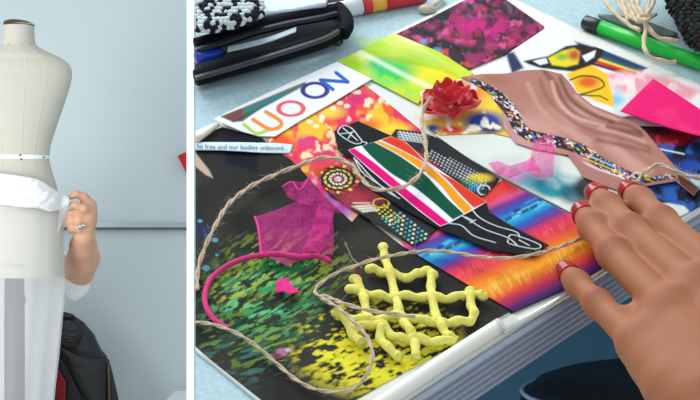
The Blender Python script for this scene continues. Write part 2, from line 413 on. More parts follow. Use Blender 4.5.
# the faint size stamp near the hem of the form
for txt, x0, y0, hh in (('PROFESSIONAL', 5, 266, 4.6), ('38', 27, 273, 4)):
    cu = bpy.data.curves.new('t', 'FONT'); cu.body = txt; o = bpy.data.objects.new('t', cu); COL.objects.link(o)
    dg = bpy.context.evaluated_depsgraph_get(); me = bpy.data.meshes.new_from_object(o.evaluated_get(dg))
    vv = np.array([v.co[:2] for v in me.vertices]); ff = [tuple(p.vertices) for p in me.polygons]; bpy.data.objects.remove(o)
    vv = vv*hh
    W3 = [form_point(y0-q, prof_hw(y0-q)+.35, -math.acos(max(-.98, min(.98, (x0+p-MX)/(prof_hw(y0-q)+.35))))) for p, q in vv]
    mesh('size_stamp', W3, ff, mat('stamp_ink', (176, 170, 164), .8), df, smooth=False)
b = MB(); b.tube([Q(14.5, 277, MY), Q(14.5, 330, MY), Q(15, 455, MY)], [.036, .038, .038], 20); b.build('stand_post', mat('stand_grey', (20, 22, 25), .6), df)
b = MB(); b.ball(Q(15, 300, MY-.01), (.042, .042, .03)); b.build('height_collar', MATS['stand_grey'], df)
for k in range(4):
    a = k*math.pi/2+.6; c = Q(15, 455, MY); b = MB(); b.tube([c, (c[0]+.1*math.cos(a), c[1]+.1*math.sin(a), .03), (c[0]+.2*math.cos(a), c[1]+.2*math.sin(a), .012)], [.03, .018, .012], 8); b.build('foot', MATS['stand_grey'], df)

# sheer white cloth round the hips
SH = sheer('white_voile', (250, 251, 252), .40)
OP = mat('bunched_voile', (232, 234, 235), .9, spec=.1, bump=(60, .25))
sc_ = thing('draped_voile', (*Q(MX, 200, MY)[:2], 0), 'sheer white fabric draped round the hips of the dress form', 'fabric')
G = []
ys = np.linspace(0, 1, 60)
for t in ys:
    row = []
    for a in np.linspace(-math.pi, math.pi, 161):
        ytop = np.interp(math.cos(a), [-1, -.4, .1, .6, 1], [176, 181, 186, 194, 203]); y = ytop+(432-ytop)*t
        hw = np.interp(y, [172, 190, 210, 250, 300, 350, 400, 460], [36.5, 41, 44, 45.0, 45.0, 40.5, 34.5, 33])
        fold = (.6+2.2*max(0, t-.25))*(math.sin(9*a+2.2*math.sin(3*t+a))+.5*math.sin(17*a+4*t))*.55
        dp = np.interp(y, [172, 210, 280, 460], [.74, .73, .80, .95])
        hw += fold*(.5+.5*abs(math.sin(a)))
        row.append(((MX+hw*math.cos(a)-CX)*S, MY+hw*dp*S*math.sin(a), CAMZ+(CY-y)*S))
    G.append(row)
b = MB(); b.grid(np.array(G)[:, ::-1]); b.build('skirt_panel', SH, sc_)
G = []
for t in np.linspace(0, 1, 40):
    row = []
    for a in np.linspace(.2*math.pi, .8*math.pi, 80):
        y = 200+232*t; hw = np.interp(y, [172, 190, 210, 250, 300, 350, 400, 460], [36.5, 41, 44, 45.0, 45.0, 40.5, 34.5, 33])+3; dp = np.interp(y, [172, 210, 280, 460], [.92, .92, .94, 1.1])
        hw += (.3+1.2*t)*math.sin(13*a+3*t); row.append(((MX+hw*math.cos(a)-CX)*S, MY+hw*dp*S*math.sin(a), CAMZ+(CY-y)*S))
    G.append(row)
b = MB(); b.grid(np.array(G)[:, ::-1]); b.build('back_layer', sheer('white_voile_double', (250, 251, 252), .93), sc_)
# gathered top of the cloth, pulled towards the hand
b = MB(); xs_ = np.linspace(-36, 69, 120); G = []
top = cat([(-36, 171), (-14, 172), (4, 174), (22, 176.5), (38, 180), (50, 187), (60, 194), (69, 198)], 20)
low = cat([(-36, 196), (-14, 201), (4, 205), (22, 207), (38, 208), (50, 211), (60, 209), (69, 205)], 20)
for k in range(40):
    t = k/39; xx = top[:, 0]; yy = top[:, 1]*(1-t)+np.interp(xx, low[:, 0], low[:, 1])*t
    aa = np.clip((xx-MX)/44, -.97, .955); dy = -np.sqrt(1-aa*aa)*.76*44*S
    wr_ = .030*(noise(xx, yy-.16*xx, s=5.5, ang=.10, stretch=5, seed=31)-.5)*np.clip((74-xx)/20, .2, 1)+.010*(noise(xx, yy, s=4, ang=-.5, stretch=2, seed=33)-.5)+.012*math.sin(math.pi*t)**.6+.0016*np.sin(t*11+xx*.09+2*noise(xx, yy, s=14, seed=40))*np.clip((72-xx)/30, 0, 1)
    G.append(Q(xx, yy, MY+dy-.006-wr_))
b.grid(np.array(G)); o = b.build('gathered_edge', OP, sc_); md = o.modifiers.new('thickness', 'SOLIDIFY'); md.thickness = .003
b = MB(); G = np.array([[Q(60+9*u_-3*t, 201+6*u_*0+t*(34-18*u_)-2*u_, MY-.12+.02*u_) for u_ in np.linspace(0, 1, 10)] for t in np.linspace(0, 1, 12)])
b.grid(G); b.build('pulled_corner', SH, sc_)

# ================================================================== PERSON behind the form
SKL = mat('skin_pale', (214, 164, 134), .5, sss=.15, bump=(120, .05))
def seg(*a): return smin_chain([x[0] for x in a], [x[1] for x in a])
pn = thing('person', (-1.44, 6.68, 0), 'person in white shirt behind the dress form, ringed hand pinching its fabric', 'person')
pel = np.array([-1.45, 6.72, .42]); ch = np.array([-1.45, 6.60, .66]); nk = np.array([-1.45, 6.52, .83]); hd = np.array([-1.45, 6.47, .97])
shR = np.array([-1.275, 6.60, .755]); shL = np.array([-1.625, 6.60, .755])
el = Q(80, 272, 6.34); wr = Q(84.5, 236, 6.10)
elL = np.array([-1.68, 6.42, .55]); wrL = np.array([-1.58, 6.22, .62])
caps = seg((pel, .125), (ch, .135), ((ch+nk)/2, .10))+seg(((ch+nk)/2, .075), (nk, .052), (hd-[0, 0, .04], .06))
caps += seg((hd+[0, .015, .03], .088), (hd+[0, -.02, -.055], .062))+seg((hd+[0, -.09, 0], .012), (hd+[0, -.1, -.025], .015))
caps += seg((hd+[.082, .01, -.01], .018), (hd+[.084, .012, .015], .02))+seg((hd+[-.082, .01, -.01], .018), (hd+[-.084, .012, .015], .02))
caps += seg(((shR+shL)/2, .08), (shR, .062))+seg(((shR+shL)/2, .08), (shL, .062))
caps += seg((shR, .06), ((shR+el)/2, .052), (el, .052))+seg((el, .054), (el*.6+wr*.4+[.006, 0, 0], .062), (el*.28+wr*.72, .051), (wr, .040))
caps += seg((shL, .058), (elL, .044))+seg((elL, .044), (wrL, .029))
hpL = pel+[-.09, -.02, -.01]; hpR = pel+[.08, -.02, -.01]
for hp, kx in ((hpL, -1.56), (hpR, -1.40)):
    kn = np.array([kx, 6.40, .42]); an = np.array([kx, 6.44, .07])
    caps += seg((hp, .088), (kn, .062))+seg((kn, .06), (kn*.6+an*.4+[0, .02, 0], .058), (an, .038))+seg((an-[0, 0, .02], .04), (an+[0, -.13, -.04], .03))
# visible hand: palm turned to the form, thumb over the fingers
def h(x, y, dy): return Q(x, y, 6.08+dy)
hand = seg((wr, .034), (h(87, 217, .0), .034), (h(86, 208, .0), .030))+seg((h(90, 222, .01), .025), (h(91, 206, .01), .022))
hand += seg((h(91, 205, .0), .019), (h(84, 197, -.015), .0155), (h(76, 194, -.03), .0125), (h(70.5, 197, -.035), .0105))            # index
hand += seg((h(92, 212, -.01), .019), (h(84, 208.5, -.05), .0145), (h(76, 205.5, -.055), .0125), (h(71.5, 205, -.05), .0105))           # thumb
hand += seg((h(90, 215, .0), .018), (h(80, 213, -.03), .0155), (h(71, 213, -.03), .0135), (h(66.5, 216, -.018), .011))          # middle
hand += seg((h(89, 222, .0), .018), (h(79, 221, -.028), .0150), (h(71, 221, -.028), .013), (h(67, 224, -.015), .0105))           # ring
hand += seg((h(88, 229, .0), .016), (h(80, 229, -.022), .0130), (h(73, 228, -.022), .0115), (h(69.5, 230, -.01), .0095))          # little
for f_, (dx, dz) in enumerate(((-.03, .0), (-.01, .01), (.01, .01), (.03, .0))):
    hand += seg((wrL+[dx*.6, -.05, .03], .014), (wrL+[dx, -.11, .05+dz], .010), (wrL+[dx, -.145, .03+dz], .008))
hand += seg((wrL, .028), (wrL+[0, -.06, .03], .03))+seg((wrL+[.02, -.03, .02], .014), (wrL+[.06, -.08, .02], .010))
v, f = blend(caps+hand, .0055, .012)
mesh('body', v, f, SKL, pn)
shirt = seg((pel+[0, 0, .03], .142), (ch, .150), ((ch+nk)/2+[0, 0, -.01], .112))+seg(((shR+shL)/2, .09), (shR, .074))+seg(((shR+shL)/2, .09), (shL, .074))
slv = Q(76, 286, 6.36)
shirt += seg((shR, .072), (shR*.45+el*.55+[-.005, .02, -.01], .076))+seg((shR*.5+el*.5+[-.01, .03, -.03], .05), (slv, .046), (Q(74, 296, 6.34), .017))+seg((shL, .07), ((shL+elL)/2, .066))
v, f = blend(shirt, .009, .03); mesh('shirt', v, f, mat('white_cotton', (240, 241, 242), .85, bump=(50, .3)), pn)
v, f = blend(seg((hpL, .1), (np.array([-1.56, 6.40, .42]), .075), (np.array([-1.56, 6.44, .12]), .062))+seg((hpR, .1), (np.array([-1.40, 6.40, .42]), .075), (np.array([-1.40, 6.44, .12]), .062))+seg((pel, .135), (pel+[0, 0, .04], .138)), .009, .02)
mesh('trousers', v, f, mat('pale_trousers', (205, 205, 202), .85), pn)
for kx in (-1.56, -1.40):
    an = np.array([kx, 6.44, .05]); v, f = blend(seg((an+[0, .03, 0], .046), (an+[0, -.06, -.005], .046), (an+[0, -.15, -.012], .036)), .006, .02)
    v[:, 2] = np.maximum(v[:, 2], .004); mesh('shoe', v, f, mat('dark_shoe', (40, 40, 44), .5), pn)
v, f = blend(seg((hd+[0, .03, .05], .092), (hd+[0, .07, -.02], .075))+seg((hd+[0, .07, -.02], .07), (hd+[0, .09, -.14], .05)), .007, .03)
mesh('hair', v, f, mat('brown_hair', (62, 44, 34), .6), pn)
for sx in (-1, 1):
    b = MB(); b.ball(hd+[sx*.032, -.072, .012], (.012, .01, .008)); b.build('eye', mat('eye_white', (235, 235, 232), .2), pn)
b = MB(); b.ball(hd+[0, -.078, -.052], (.024, .008, .007)); b.build('mouth', mat('lip', (178, 98, 92), .5), pn)
rg = MB(); rc = h(80.5, 226.5, -.045)
rg.tube([rc+np.array([.004*math.sin(a), .012*math.cos(a)+.012, .013*math.sin(a)]) for a in np.linspace(0, 6.283, 20, endpoint=False)], .0028, 6, closed=True)
rg.ball(rc+[0, -.004, 0], (.008, .005, .006)); rg.ball(rc+[.012, 0, .004], (.008, .004, .005)); rg.ball(rc+[-.010, 0, -.004], (.009, .004, .004))
rg.build('ring', mat('silver', (205, 208, 212), .22, 1), pn, label='silver ring')
b = MB(); b.ball(h(72.3, 204.8, -.0615), (.008, .004, .006)); b.build('thumbnail', mat('nail_natural', (228, 160, 150), .3), pn)

# low red chair with the leather jacket over its back
cr = thing('low_chair', (-1.40, 6.82, 0), 'low red chair mostly hidden behind the sheer fabric and leather jacket', 'chair')
RD = mat('red_upholstery', (140, 14, 24), .6, bump=(200, .2))
b = MB(); b.box((-1.66, 6.60, .24), (-1.26, 6.90, .285)); b.build('seat', RD, cr, smooth=False)
b = MB(); b.box((-1.66, 7.0, .2), (-1.20, 7.03, .47)); b.build('backrest', RD, cr, smooth=False)
for x in (-1.65, -1.44): b = MB(); b.tube([(x, 6.89, .262), (x, 7.01, .262)], .012, 8); b.build('rail', MATS['leg_steel'], cr)
for x in (-1.64, -1.28):
    for y in (6.62, 6.88): b = MB(); b.tube([(x, y, 0), (x, y, .24)], .014, 8); b.build('leg', MATS['leg_steel'], cr)
LE = mat('black_leather', (31, 34, 36), .42, bump=(70, .35), spec=.45)
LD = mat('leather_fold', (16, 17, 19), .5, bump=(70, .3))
jk = thing('leather_jacket', (-1.12, 6.99, .3), 'black leather biker jacket hung over the low chair back', 'jacket')
def puff(name, poly, Yc, bulge, thick, m, parent, step=1.5, tilt=0):
    poly = np.asarray(poly, float); lo, hi = poly.min(0), poly.max(0)
    nx, ny = int((hi[0]-lo[0])/step)+2, int((hi[1]-lo[1])/step)+2
    GX, GY = np.meshgrid(lo[0]+np.arange(nx+1)*step, lo[1]+np.arange(ny+1)*step)
    keep = sdp(GX[:-1, :-1]+step/2, GY[:-1, :-1]+step/2, poly) < 0; cnt = np.zeros(GX.shape, int)
    for a in (0, 1):
        for c in (0, 1): cnt[a:a+ny, c:c+nx] += keep
    used = cnt > 0; idx = np.cumsum(used.ravel()).reshape(used.shape)-1
    pts = np.stack([GX[used], GY[used]], 1); bd = cnt[used] < 4; pts[bd] = nearest_on(pts[bd], poly)
    d = np.clip(-sdp(pts[:, 0], pts[:, 1], poly), 0, 99); hgt = bulge*np.sqrt(np.clip(1-(1-np.clip(d/9, 0, 1))**2, 0, 1))
    wr_ = .004*(noise(pts[:, 0], pts[:, 1], s=7, ang=.9, stretch=2)-.5)
    Y = Yc-hgt-wr_*np.clip(d/3, 0, 1)+tilt*(pts[:, 1]-lo[1])
    A = Q(pts[:, 0], pts[:, 1], Y); B = Q(pts[:, 0], pts[:, 1], np.full(len(pts), Yc+thick)); n = len(A)
    iy, ix = np.nonzero(keep); q = np.stack([idx[iy, ix], idx[iy+1, ix], idx[iy+1, ix+1], idx[iy, ix+1]], 1)
    ed = {}
    for a in q:
        for i in range(4): ed[(a[i], a[(i+1) % 4])] = 1
    sk = [(a, n+a, n+c, c) for (a, c) in ed if (c, a) not in ed]
    return mesh(name, np.concatenate([A, B]), q.tolist()+(q[:, ::-1]+n).tolist()+sk, m, parent)
puff('jacket_front', [(40, 316), (58, 313), (70, 313), (84, 322), (94, 334), (101, 349), (107, 356), (108, 372), (112, 390), (115, 412), (100, 425), (70, 425), (52, 420), (48, 380), (40, 340)], 6.99, .035, .002, LE, jk)
puff('collar', [(44, 310.5), (62, 311), (74, 314.5), (75.5, 318.5), (64, 320), (46, 318)], 6.945, .014, .01, LE, jk, 1.0)
puff('lapel', [(57, 344), (74, 352), (92, 357), (106.5, 358.5), (106, 412), (98, 418), (84, 398), (74, 380), (64, 362)], 6.945, .016, .008, LE, jk, 1.2)
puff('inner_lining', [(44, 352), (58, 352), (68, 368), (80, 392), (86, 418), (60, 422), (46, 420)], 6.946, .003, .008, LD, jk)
puff('shoulder_panel', [(60, 330), (80, 331), (82, 334), (76, 350), (64, 348), (58, 344)], 6.945, .006, .008, LE, jk, 1.0)
puff('sleeve', [(104, 358), (109, 359), (113, 374), (118, 396), (122, 424), (106, 424), (104, 390)], 6.965, .018, .03, LE, jk, 1.2)
for pts in ([(66, 333), (78, 334), (74, 347), (63, 345), (66, 333)], [(64, 335.5), (76.5, 336.5)], [(63, 338.5), (76, 339.5)], [(62.5, 341.5), (75, 342.5)]):
    b = MB(); b.tube(cat([Q(x, y, 6.937) for x, y in pts], 6), .0016, 5); b.build('stitching', LD, jk)
b = MB(); b.tube([Q(108.2, 362, 6.938), Q(108.8, 380, 6.936), Q(109.5, 400, 6.936), Q(110, 420, 6.938)], .004, 6); b.build('zipper', mat('brass', (122, 104, 66), .4, .8), jk)
b = MB(); b.tube(cat([Q(x, y, 6.928) for x, y in [(74, 351.5), (90, 356), (107, 357.5)]], 6), .003, 6); b.build('yoke_seam', LD, jk)
puff('red_scarf', [(48, 366), (58, 369), (66, 382), (65, 412), (52, 412), (46, 392)], 6.921, .003, .002, RD, cr).name = 'seat_cushion'

# ================================================================== COLLAGE ON THE TABLE
pf = thing('portfolio', P(430, 250), 'white portfolio sheet lying under all the collage cuttings', 'portfolio')
base_poly = [(195.5, 131), (262, 102), (335, 67.5), (395, 32), (488, -14), (560, 20), (700, 84), (800, 128), (800, 153), (700, 212.5), (566, 296.5), (503, 336), (392, 409), (330, 447), (262, 404), (212, 363), (195.5, 351)]
def pt_base(k):
    k.mix((238, 237, 228), 1); k.cloud((220, 226, 226), .45, .7, s=60, seed=2, mask=.6)
sheet('page', base_poly, pt_base, .0022, step=3, parent=pf, thick=.002)
b = MB(); L_ = [P(*q, .0066) for q in ((318, 445), (390, 398), (450, 357.5), (500, 325.5))]
b.tube(cat(L_, 6), .0052, 14); b.build('rolled_spine', mat('ivory_plastic', (248, 248, 238), .3, spec=.6), pf)
b = MB(); b.tube([P(503, 332, .0035), P(566, 296, .0035), P(640, 249.5, .0035), P(705, 209, .0035)], .0022, 10); b.build('metal_strip', mat('bright_strip', (226, 226, 220), .2, .5), pf)
b = MB(); b.tube([P(195.9, 140, .0064), P(206, 133, .0066), P(218, 124, .0066)], [.0026, .0026, .0022], 12); b.build('cream_spine', mat('cream_plastic', (232, 228, 204), .4), pf)
tap = [(495, 320), (509, 312.5), (519, 320), (505, 330)]
sheet('clear_tape', tap, lambda k: k.mix((212, 216, 214), 1), .0125, 'piece of clear tape sticking over the end of the white spine', 'tape', m=sheer('tape_film', (220, 224, 222), .6), step=2, solid=False)

# --- black printed page
def pt_black(k):
    X, Y = k.X, k.Y
    k.mix((45, 46, 43), 1); k.cloud((58, 58, 52), .45, .65, s=40, seed=1)
    k.poly([(222, 130), (262, 140), (256, 172), (226, 164)], (24, 26, 40), .9, 3)
    k.poly([(195, 146), (214, 146), (206, 156), (195, 152)], (30, 30, 30), .6, 2)
    k.poly([(195, 152), (198, 156), (209, 170), (213, 178), (206, 175), (195, 166)], (196, 172, 150), 1, .8)
    k.mix((40, 56, 96), k.blob(203, 232, (16, 9))*.8)
    for x, y, r in ((215, 240, 3.2), (200, 221, 2.5), (217, 255, 1.8), (206, 268, 4)): k.dot(x, y, r, r*.7, (96, 170, 210), .8)
    # green brush marks
    g = k.blob(262, 300, (75, 52))
    k.cloud((30, 80, 54), .52, .66, g*.8, s=4, ang=-.55, stretch=4, seed=3, oct=3)
    k.cloud((64, 150, 92), .56, .64, g, s=3.4, ang=-.55, stretch=4.5, seed=13, oct=3); k.cloud((104, 190, 128), .61, .67, g, s=2.6, ang=-.5, stretch=4, seed=4, oct=3)
    k.cloud((160, 190, 70), .58, .64, k.blob(285, 265, (80, 42)), s=2.4, ang=-.6, stretch=3.5, seed=5, oct=3); k.cloud((186, 190, 60), .60, .66, k.blob(230, 285, (34, 28)), s=2.2, ang=-.6, stretch=3, seed=15, oct=2)
    k.cloud((120, 160, 60), .58, .66, k.blob(250, 340, (74, 42)), s=2.6, ang=-.35, stretch=4.5, seed=6, oct=3)
    k.mix((24, 128, 66), np.clip(1.6*k.blob(286, 264, (34, 9)), 0, 1)*np.clip((noise(X, Y, s=4, seed=8)-.36)*10, 0, 1))
    k.cloud((70, 116, 110), .56, .66, k.blob(240, 360, (54, 32)), s=3, ang=-.3, stretch=6, seed=9, oct=3)
    # yellow roller print
    q = np.clip(1.5*k.blob(375, 345, (95, 58)), 0, 1)
    dens = np.clip((Y-300+.25*(X-350))/70, 0, 1)
    n = noise(X, Y, s=3.0, ang=-.35, stretch=2.6, seed=11, oct=3)
    k.mix((212, 204, 44), np.clip((n-(.64-.29*dens))*12, 0, 1)*q); k.mix((240, 228, 66), np.clip((n-(.72-.24*dens))*12, 0, 1)*q)
    for x, y, r, c in ((282, 352, 6, (196, 120, 170)), (277, 356, 5, (140, 40, 70)), (288, 350, 3, (220, 190, 220)), (262, 290, 4, (60, 160, 90)), (330, 300, 5, (150, 60, 80)), (357, 272, 4, (120, 40, 40))): k.dot(x, y, r, r*.6, c, .8)
    k.line([(296, 262), (318, 248), (338, 232)], (150, 160, 150), .8, .6)
    k.line([(345, 242), (352, 258), (362, 268)], (170, 176, 170), .8, .7)
black_poly = [(195.5, 138), (222, 127), (262, 138), (276, 150), (300, 167), (405, 248), (514, 312), (385, 383), (312, 424), (262, 400), (212, 360.5), (195.5, 346)]
sheet('black_print', black_poly, pt_black, .0028, 'large black printed page with green and yellow brush marks under the pink tulle', 'magazine page', step=.8, m=MATT)

# --- tie-dye print
def pt_hot(k):
    X, Y = k.X, k.Y
    k.mix((232, 96, 40), 1); k.cloud((244, 190, 40), .45, .58, s=16, seed=1); k.cloud((226, 40, 90), .52, .6, s=17, seed=2)
    k.mix((216, 28, 110), k.blob(357, 98, (22, 14))); k.mix((224, 40, 100), k.blob(318, 158, (26, 15))); k.mix((222, 60, 130), k.blob(305, 142, (16, 10))*.8)
    k.mix((250, 216, 60), k.blob(330, 112, (20, 9))*.9); k.mix((250, 214, 50), k.blob(395, 128, (22, 8))*.9); k.mix((238, 80, 30), k.blob(280, 140, (22, 9)))
    k.mix((238, 110, 40), k.blob(370, 125, (16, 9))*.9); k.cloud((250, 230, 190), .62, .70, s=9, seed=4, mask=.9)
    for x, y in ((310, 122), (316, 126), (322, 117), (340, 103), (347, 106), (333, 108)): k.dot(x, y, 3, 2, (252, 244, 214), .9)
    k.mix((150, 90, 200), k.blob(336, 212, (26, 16))); k.mix((84, 150, 214), k.blob(330, 200, (12, 10))*.8)
sheet('tie_dye_print', [(266, 140), (302, 119), (364, 84), (382, 98), (405, 117), (428, 136), (352, 222), (330, 202), (298, 166)], pt_hot, .0034, 'red, yellow and pink tie-dye print below the coloured-letter page', 'print')

# --- green watercolour
def pt_green(k):
    k.mix((196, 222, 60), 1); k.cloud((236, 238, 150), .48, .62, s=26, ang=.5, stretch=3, seed=1)
    k.mix((240, 226, 40), k.blob(437, 77, (40, 17))); k.mix((240, 240, 120), k.blob(400, 50, (24, 12))*.8)
    k.mix((60, 200, 90), k.blob(392, 72, (30, 17))*1.2); k.mix((34, 190, 110), k.blob(378, 64, (17, 10))); k.cloud((140, 220, 70), .5, .6, s=12, seed=3, mask=k.blob(398, 76, (40, 26)))
    k.mix((150, 200, 20), k.blob(350, 66, (26, 12)))
    k.line([(345, 45), (372, 58), (410, 78), (432, 88)], (244, 246, 226), 4, .75, 2)
sheet('green_watercolour', [(337, 61), (360, 50), (394, 33), (440, 52), (474, 74), (452, 86), (428, 92), (418, 104), (370, 79)], pt_green, .0040, 'lime green and yellow watercolour strip left of the red fabric rose', 'watercolour')
sheet('lime_gauze', [(352, 38), (382, 36), (410, 44), (434, 56), (470, 76), (448, 70), (420, 64), (392, 52), (368, 50)], lambda k: k.mix((190, 232, 90), 1), .0050, 'sheer lime gauze scrap trailing towards the dark magenta print', 'gauze', m=sheer('lime_gauze', (206, 240, 110), .45), lift=lambda x, y: .004*np.sin((x-350)/38*1.5)**2, solid=False)

# --- letter page
def pt_letters(k):
    k.mix((238, 241, 243), 1)
    k.poly([(221, 116.5), (240, 109), (304, 82.5), (306, 84), (262, 108), (243, 121), (233, 122)], (58, 112, 108), 1, .7)
    k.poly([(221, 116.5), (240, 109), (247, 113), (243, 121), (233, 122)], (116, 72, 66), 1, 1)
    k.poly([(245, 108), (298, 85.5), (280, 97), (256, 107), (242, 114)], (40, 138, 126), .9, 1.5)
    k.line([(222, 117), (306, 82)], (150, 70, 60), 1.2, .7); k.line([(233, 122), (250, 114), (306, 84.5)], (50, 60, 66), 1.2, .7)
    k.line(cat([(244, 124.5), (252, 131), (258, 133.5), (270, 129.5)], 5), (176, 206, 70), 3.4)
    k.line(cat([(253, 119.5), (264, 126.5), (271, 129.2), (279, 127.5), (281.5, 123), (277, 118.5), (266, 112)], 6), (240, 140, 50), 4.0)
    k.ring(291, 108.6, 12.4, 7.0, 3.8, (236, 86, 92)); k.ring(315, 90.3, 12.2, 7.2, 4.0, (44, 50, 136))
    k.line([(333, 89.5), (320.5, 80), (348, 82), (336, 72.6)], (34, 96, 186), 3.6)
sheet('letter_page', [(213, 119), (270, 91.5), (337, 61.5), (372, 79), (332, 103), (300, 121), (275, 136.5), (258, 136), (241, 131)], pt_letters, .0048, 'white magazine page with big coloured letters curling above the tie-dye print', 'magazine page', step=.7, lift=lambda x, y: .004*np.clip((250-x)/40, 0, 1))
# --- caption strip
cap_ = sheet('caption_strip', [(195.5, 142), (240, 142.2), (278, 143), (293, 144.5), (290, 153.2), (262, 152.6), (225, 150.3), (195.5, 149.8)], lambda k: k.mix((214, 234, 240), 1), .0046, 'narrow pale strip of printed serif words across the black page', 'paper strip', step=1.5, lift=lambda x, y: .0006*np.sin((x-195)/22))
cu = bpy.data.curves.new('t', 'FONT'); cu.body = 'be free and our bodies unbound...'; o = bpy.data.objects.new('t', cu); COL.objects.link(o)
me = bpy.data.meshes.new_from_object(o.evaluated_get(bpy.context.evaluated_depsgraph_get()))
vv = np.array([v.co[:2] for v in me.vertices]); ff = [tuple(p.vertices) for p in me.polygons]; bpy.data.objects.remove(o)
vv[:, 0] = 196.5+vv[:, 0]/vv[:, 0].max()*91; tx = vv[:, 0]; ty = 148.0+(tx-195)*.021-vv[:, 1]*6.2
mesh('caption_text', P(tx, ty, .0053+.0006*np.sin((tx-195)/22)), ff, mat('text_ink', (40, 66, 110), .6), cap_, smooth=False)

# --- magenta psychedelic print
def pt_psy(k):
    X, Y = k.X, k.Y
    k.mix((58, 34, 52), 1); k.cloud((30, 40, 38), .45, .62, s=9, seed=3); k.cloud((150, 40, 90), .5, .68, s=16, seed=2)
    k.mix((204, 30, 124), k.blob(484, 28, (46, 17))*.9); k.line(cat([(424, 22), (442, 34), (470, 43), (510, 45), (540, 32)], 6), (222, 50, 124), 5, .7, 3)
    k.cloud((28, 26, 34), .52, .64, s=7, seed=7, mask=.8); k.cloud((214, 80, 50), .60, .70, s=8, seed=4, mask=.8*k.blob(462, 58, (60, 14))+.25); k.cloud((90, 110, 150), .68, .78, s=6, seed=6, mask=.5)
    k.cloud((232, 90, 160), .62, .76, s=8, seed=10, mask=.7)
    k.dot(424, 42, 4, 3, (90, 170, 210), .6); k.dot(437, 50, 4, 3, (80, 170, 220), .6)
sheet('magenta_print', [(388.5, 37.5), (430, 18), (484, -10), (498, -6), (545, 27), (508, 53), (466, 70.5)], pt_psy, .0036, 'dark magenta psychedelic print at the far corner of the collage', 'print')

# --- painted mask print (upper right)
def pt_mask(k):
    X, Y = k.X, k.Y
    k.mix((236, 236, 236), 1); k.poly([(505, 52), (514, 52), (524, 68), (512, 74)], (40, 52, 88), 1, 1.5)
    k.poly([(574, 41), (604, 50), (648, 68), (636, 74), (600, 64)], (38, 62, 110), 1, 1)
    for j, c in enumerate(((30, 70, 90), (24, 100, 120), (236, 206, 40), (214, 50, 40), (110, 30, 34))):
        k.line([(590, 50+j*3.2), (642-j*1.5, 70+j*1.6)], c, 3)
    k.poly([(607, 74), (630, 70), (668, 78), (700, 90), (690, 100), (650, 94), (612, 92)], (238, 150, 160), .9, 3); k.cloud((246, 226, 226), .48, .6, k.blob(640, 84, (60, 16)), s=10, seed=3)
    k.mix((90, 190, 220), k.blob(616, 100, (12, 9))*.8); k.cloud((190, 220, 226), .5, .6, k.blob(600, 100, (60, 30))*.7, s=12, seed=5)
    k.poly([(523, 61), (548, 56), (566, 46), (580, 44), (592, 47), (605, 45), (602, 56), (590, 68), (575, 72), (540, 68), (528, 64)], (36, 26, 26), 1, .8)
    k.poly([(548, 58), (562, 51), (574, 48), (580, 52), (578, 64), (566, 67), (552, 65)], (230, 214, 40), 1, 1); k.mix((90, 170, 60), k.blob(562, 57, (9, 5))*.8); k.mix((180, 40, 40), k.blob(574, 55, (9, 8))*.9)
    k.poly([(533, 61), (546, 58), (548, 63), (540, 65)], (238, 242, 246), 1, .6); k.poly([(582, 56), (596, 50), (594, 57), (586, 62)], (236, 242, 248), 1, .6)
    k.poly([(566, 74), (592, 65), (607, 74), (615, 107), (598, 102), (577, 92), (572, 82)], (244, 196, 24), 1, .8)
    k.mix((226, 96, 30), k.blob(588, 82, (15, 8))*1.1); k.line(cat([(570, 80), (582, 76), (598, 78), (604, 86), (590, 92), (578, 95)], 5), (60, 40, 20), 1.6); k.line([(578, 95), (600, 96), (608, 100)], (70, 44, 20), 1.3)
sheet('mask_print', [(507, 54), (546, 28), (577, 40), (650, 67), (700, 86), (770, 116), (730, 140), (690, 128), (640, 116), (560, 120), (500, 75)], pt_mask, .0041, 'painted cat mask and yellow face print above the draped dress cutting', 'print')

# --- dark blue print on the right
def pt_blue(k):
    k.mix((24, 44, 92), 1); k.cloud((40, 90, 170), .5, .62, s=14, seed=2, ang=.4, stretch=2); k.cloud((14, 18, 36), .5, .62, s=12, seed=4)
    k.mix((150, 20, 34), k.blob(672, 137, (34, 10))*1.3); k.mix((70, 16, 26), k.blob(655, 132, (20, 8))); k.cloud((220, 60, 60), .6, .68, k.blob(676, 138, (28, 9)), s=5, seed=5)
    k.line([(660, 149), (684, 154)], (220, 226, 236), 1.3); k.mix((170, 210, 220), k.blob(697, 182, (12, 9))*1.2); k.mix((24, 70, 160), k.blob(690, 165, (14, 8)))
    k.poly([(640, 205), (668, 203), (684, 206), (690, 212), (670, 222), (640, 222)], (214, 222, 214), 1, 1)
sheet('blue_print', [(640, 126), (676, 127), (705, 134), (770, 150), (700, 206), (668, 224), (640, 222), (600, 200), (600, 180)], pt_blue, .0034, 'deep blue and crimson print under the hot pink square near the hand', 'print')

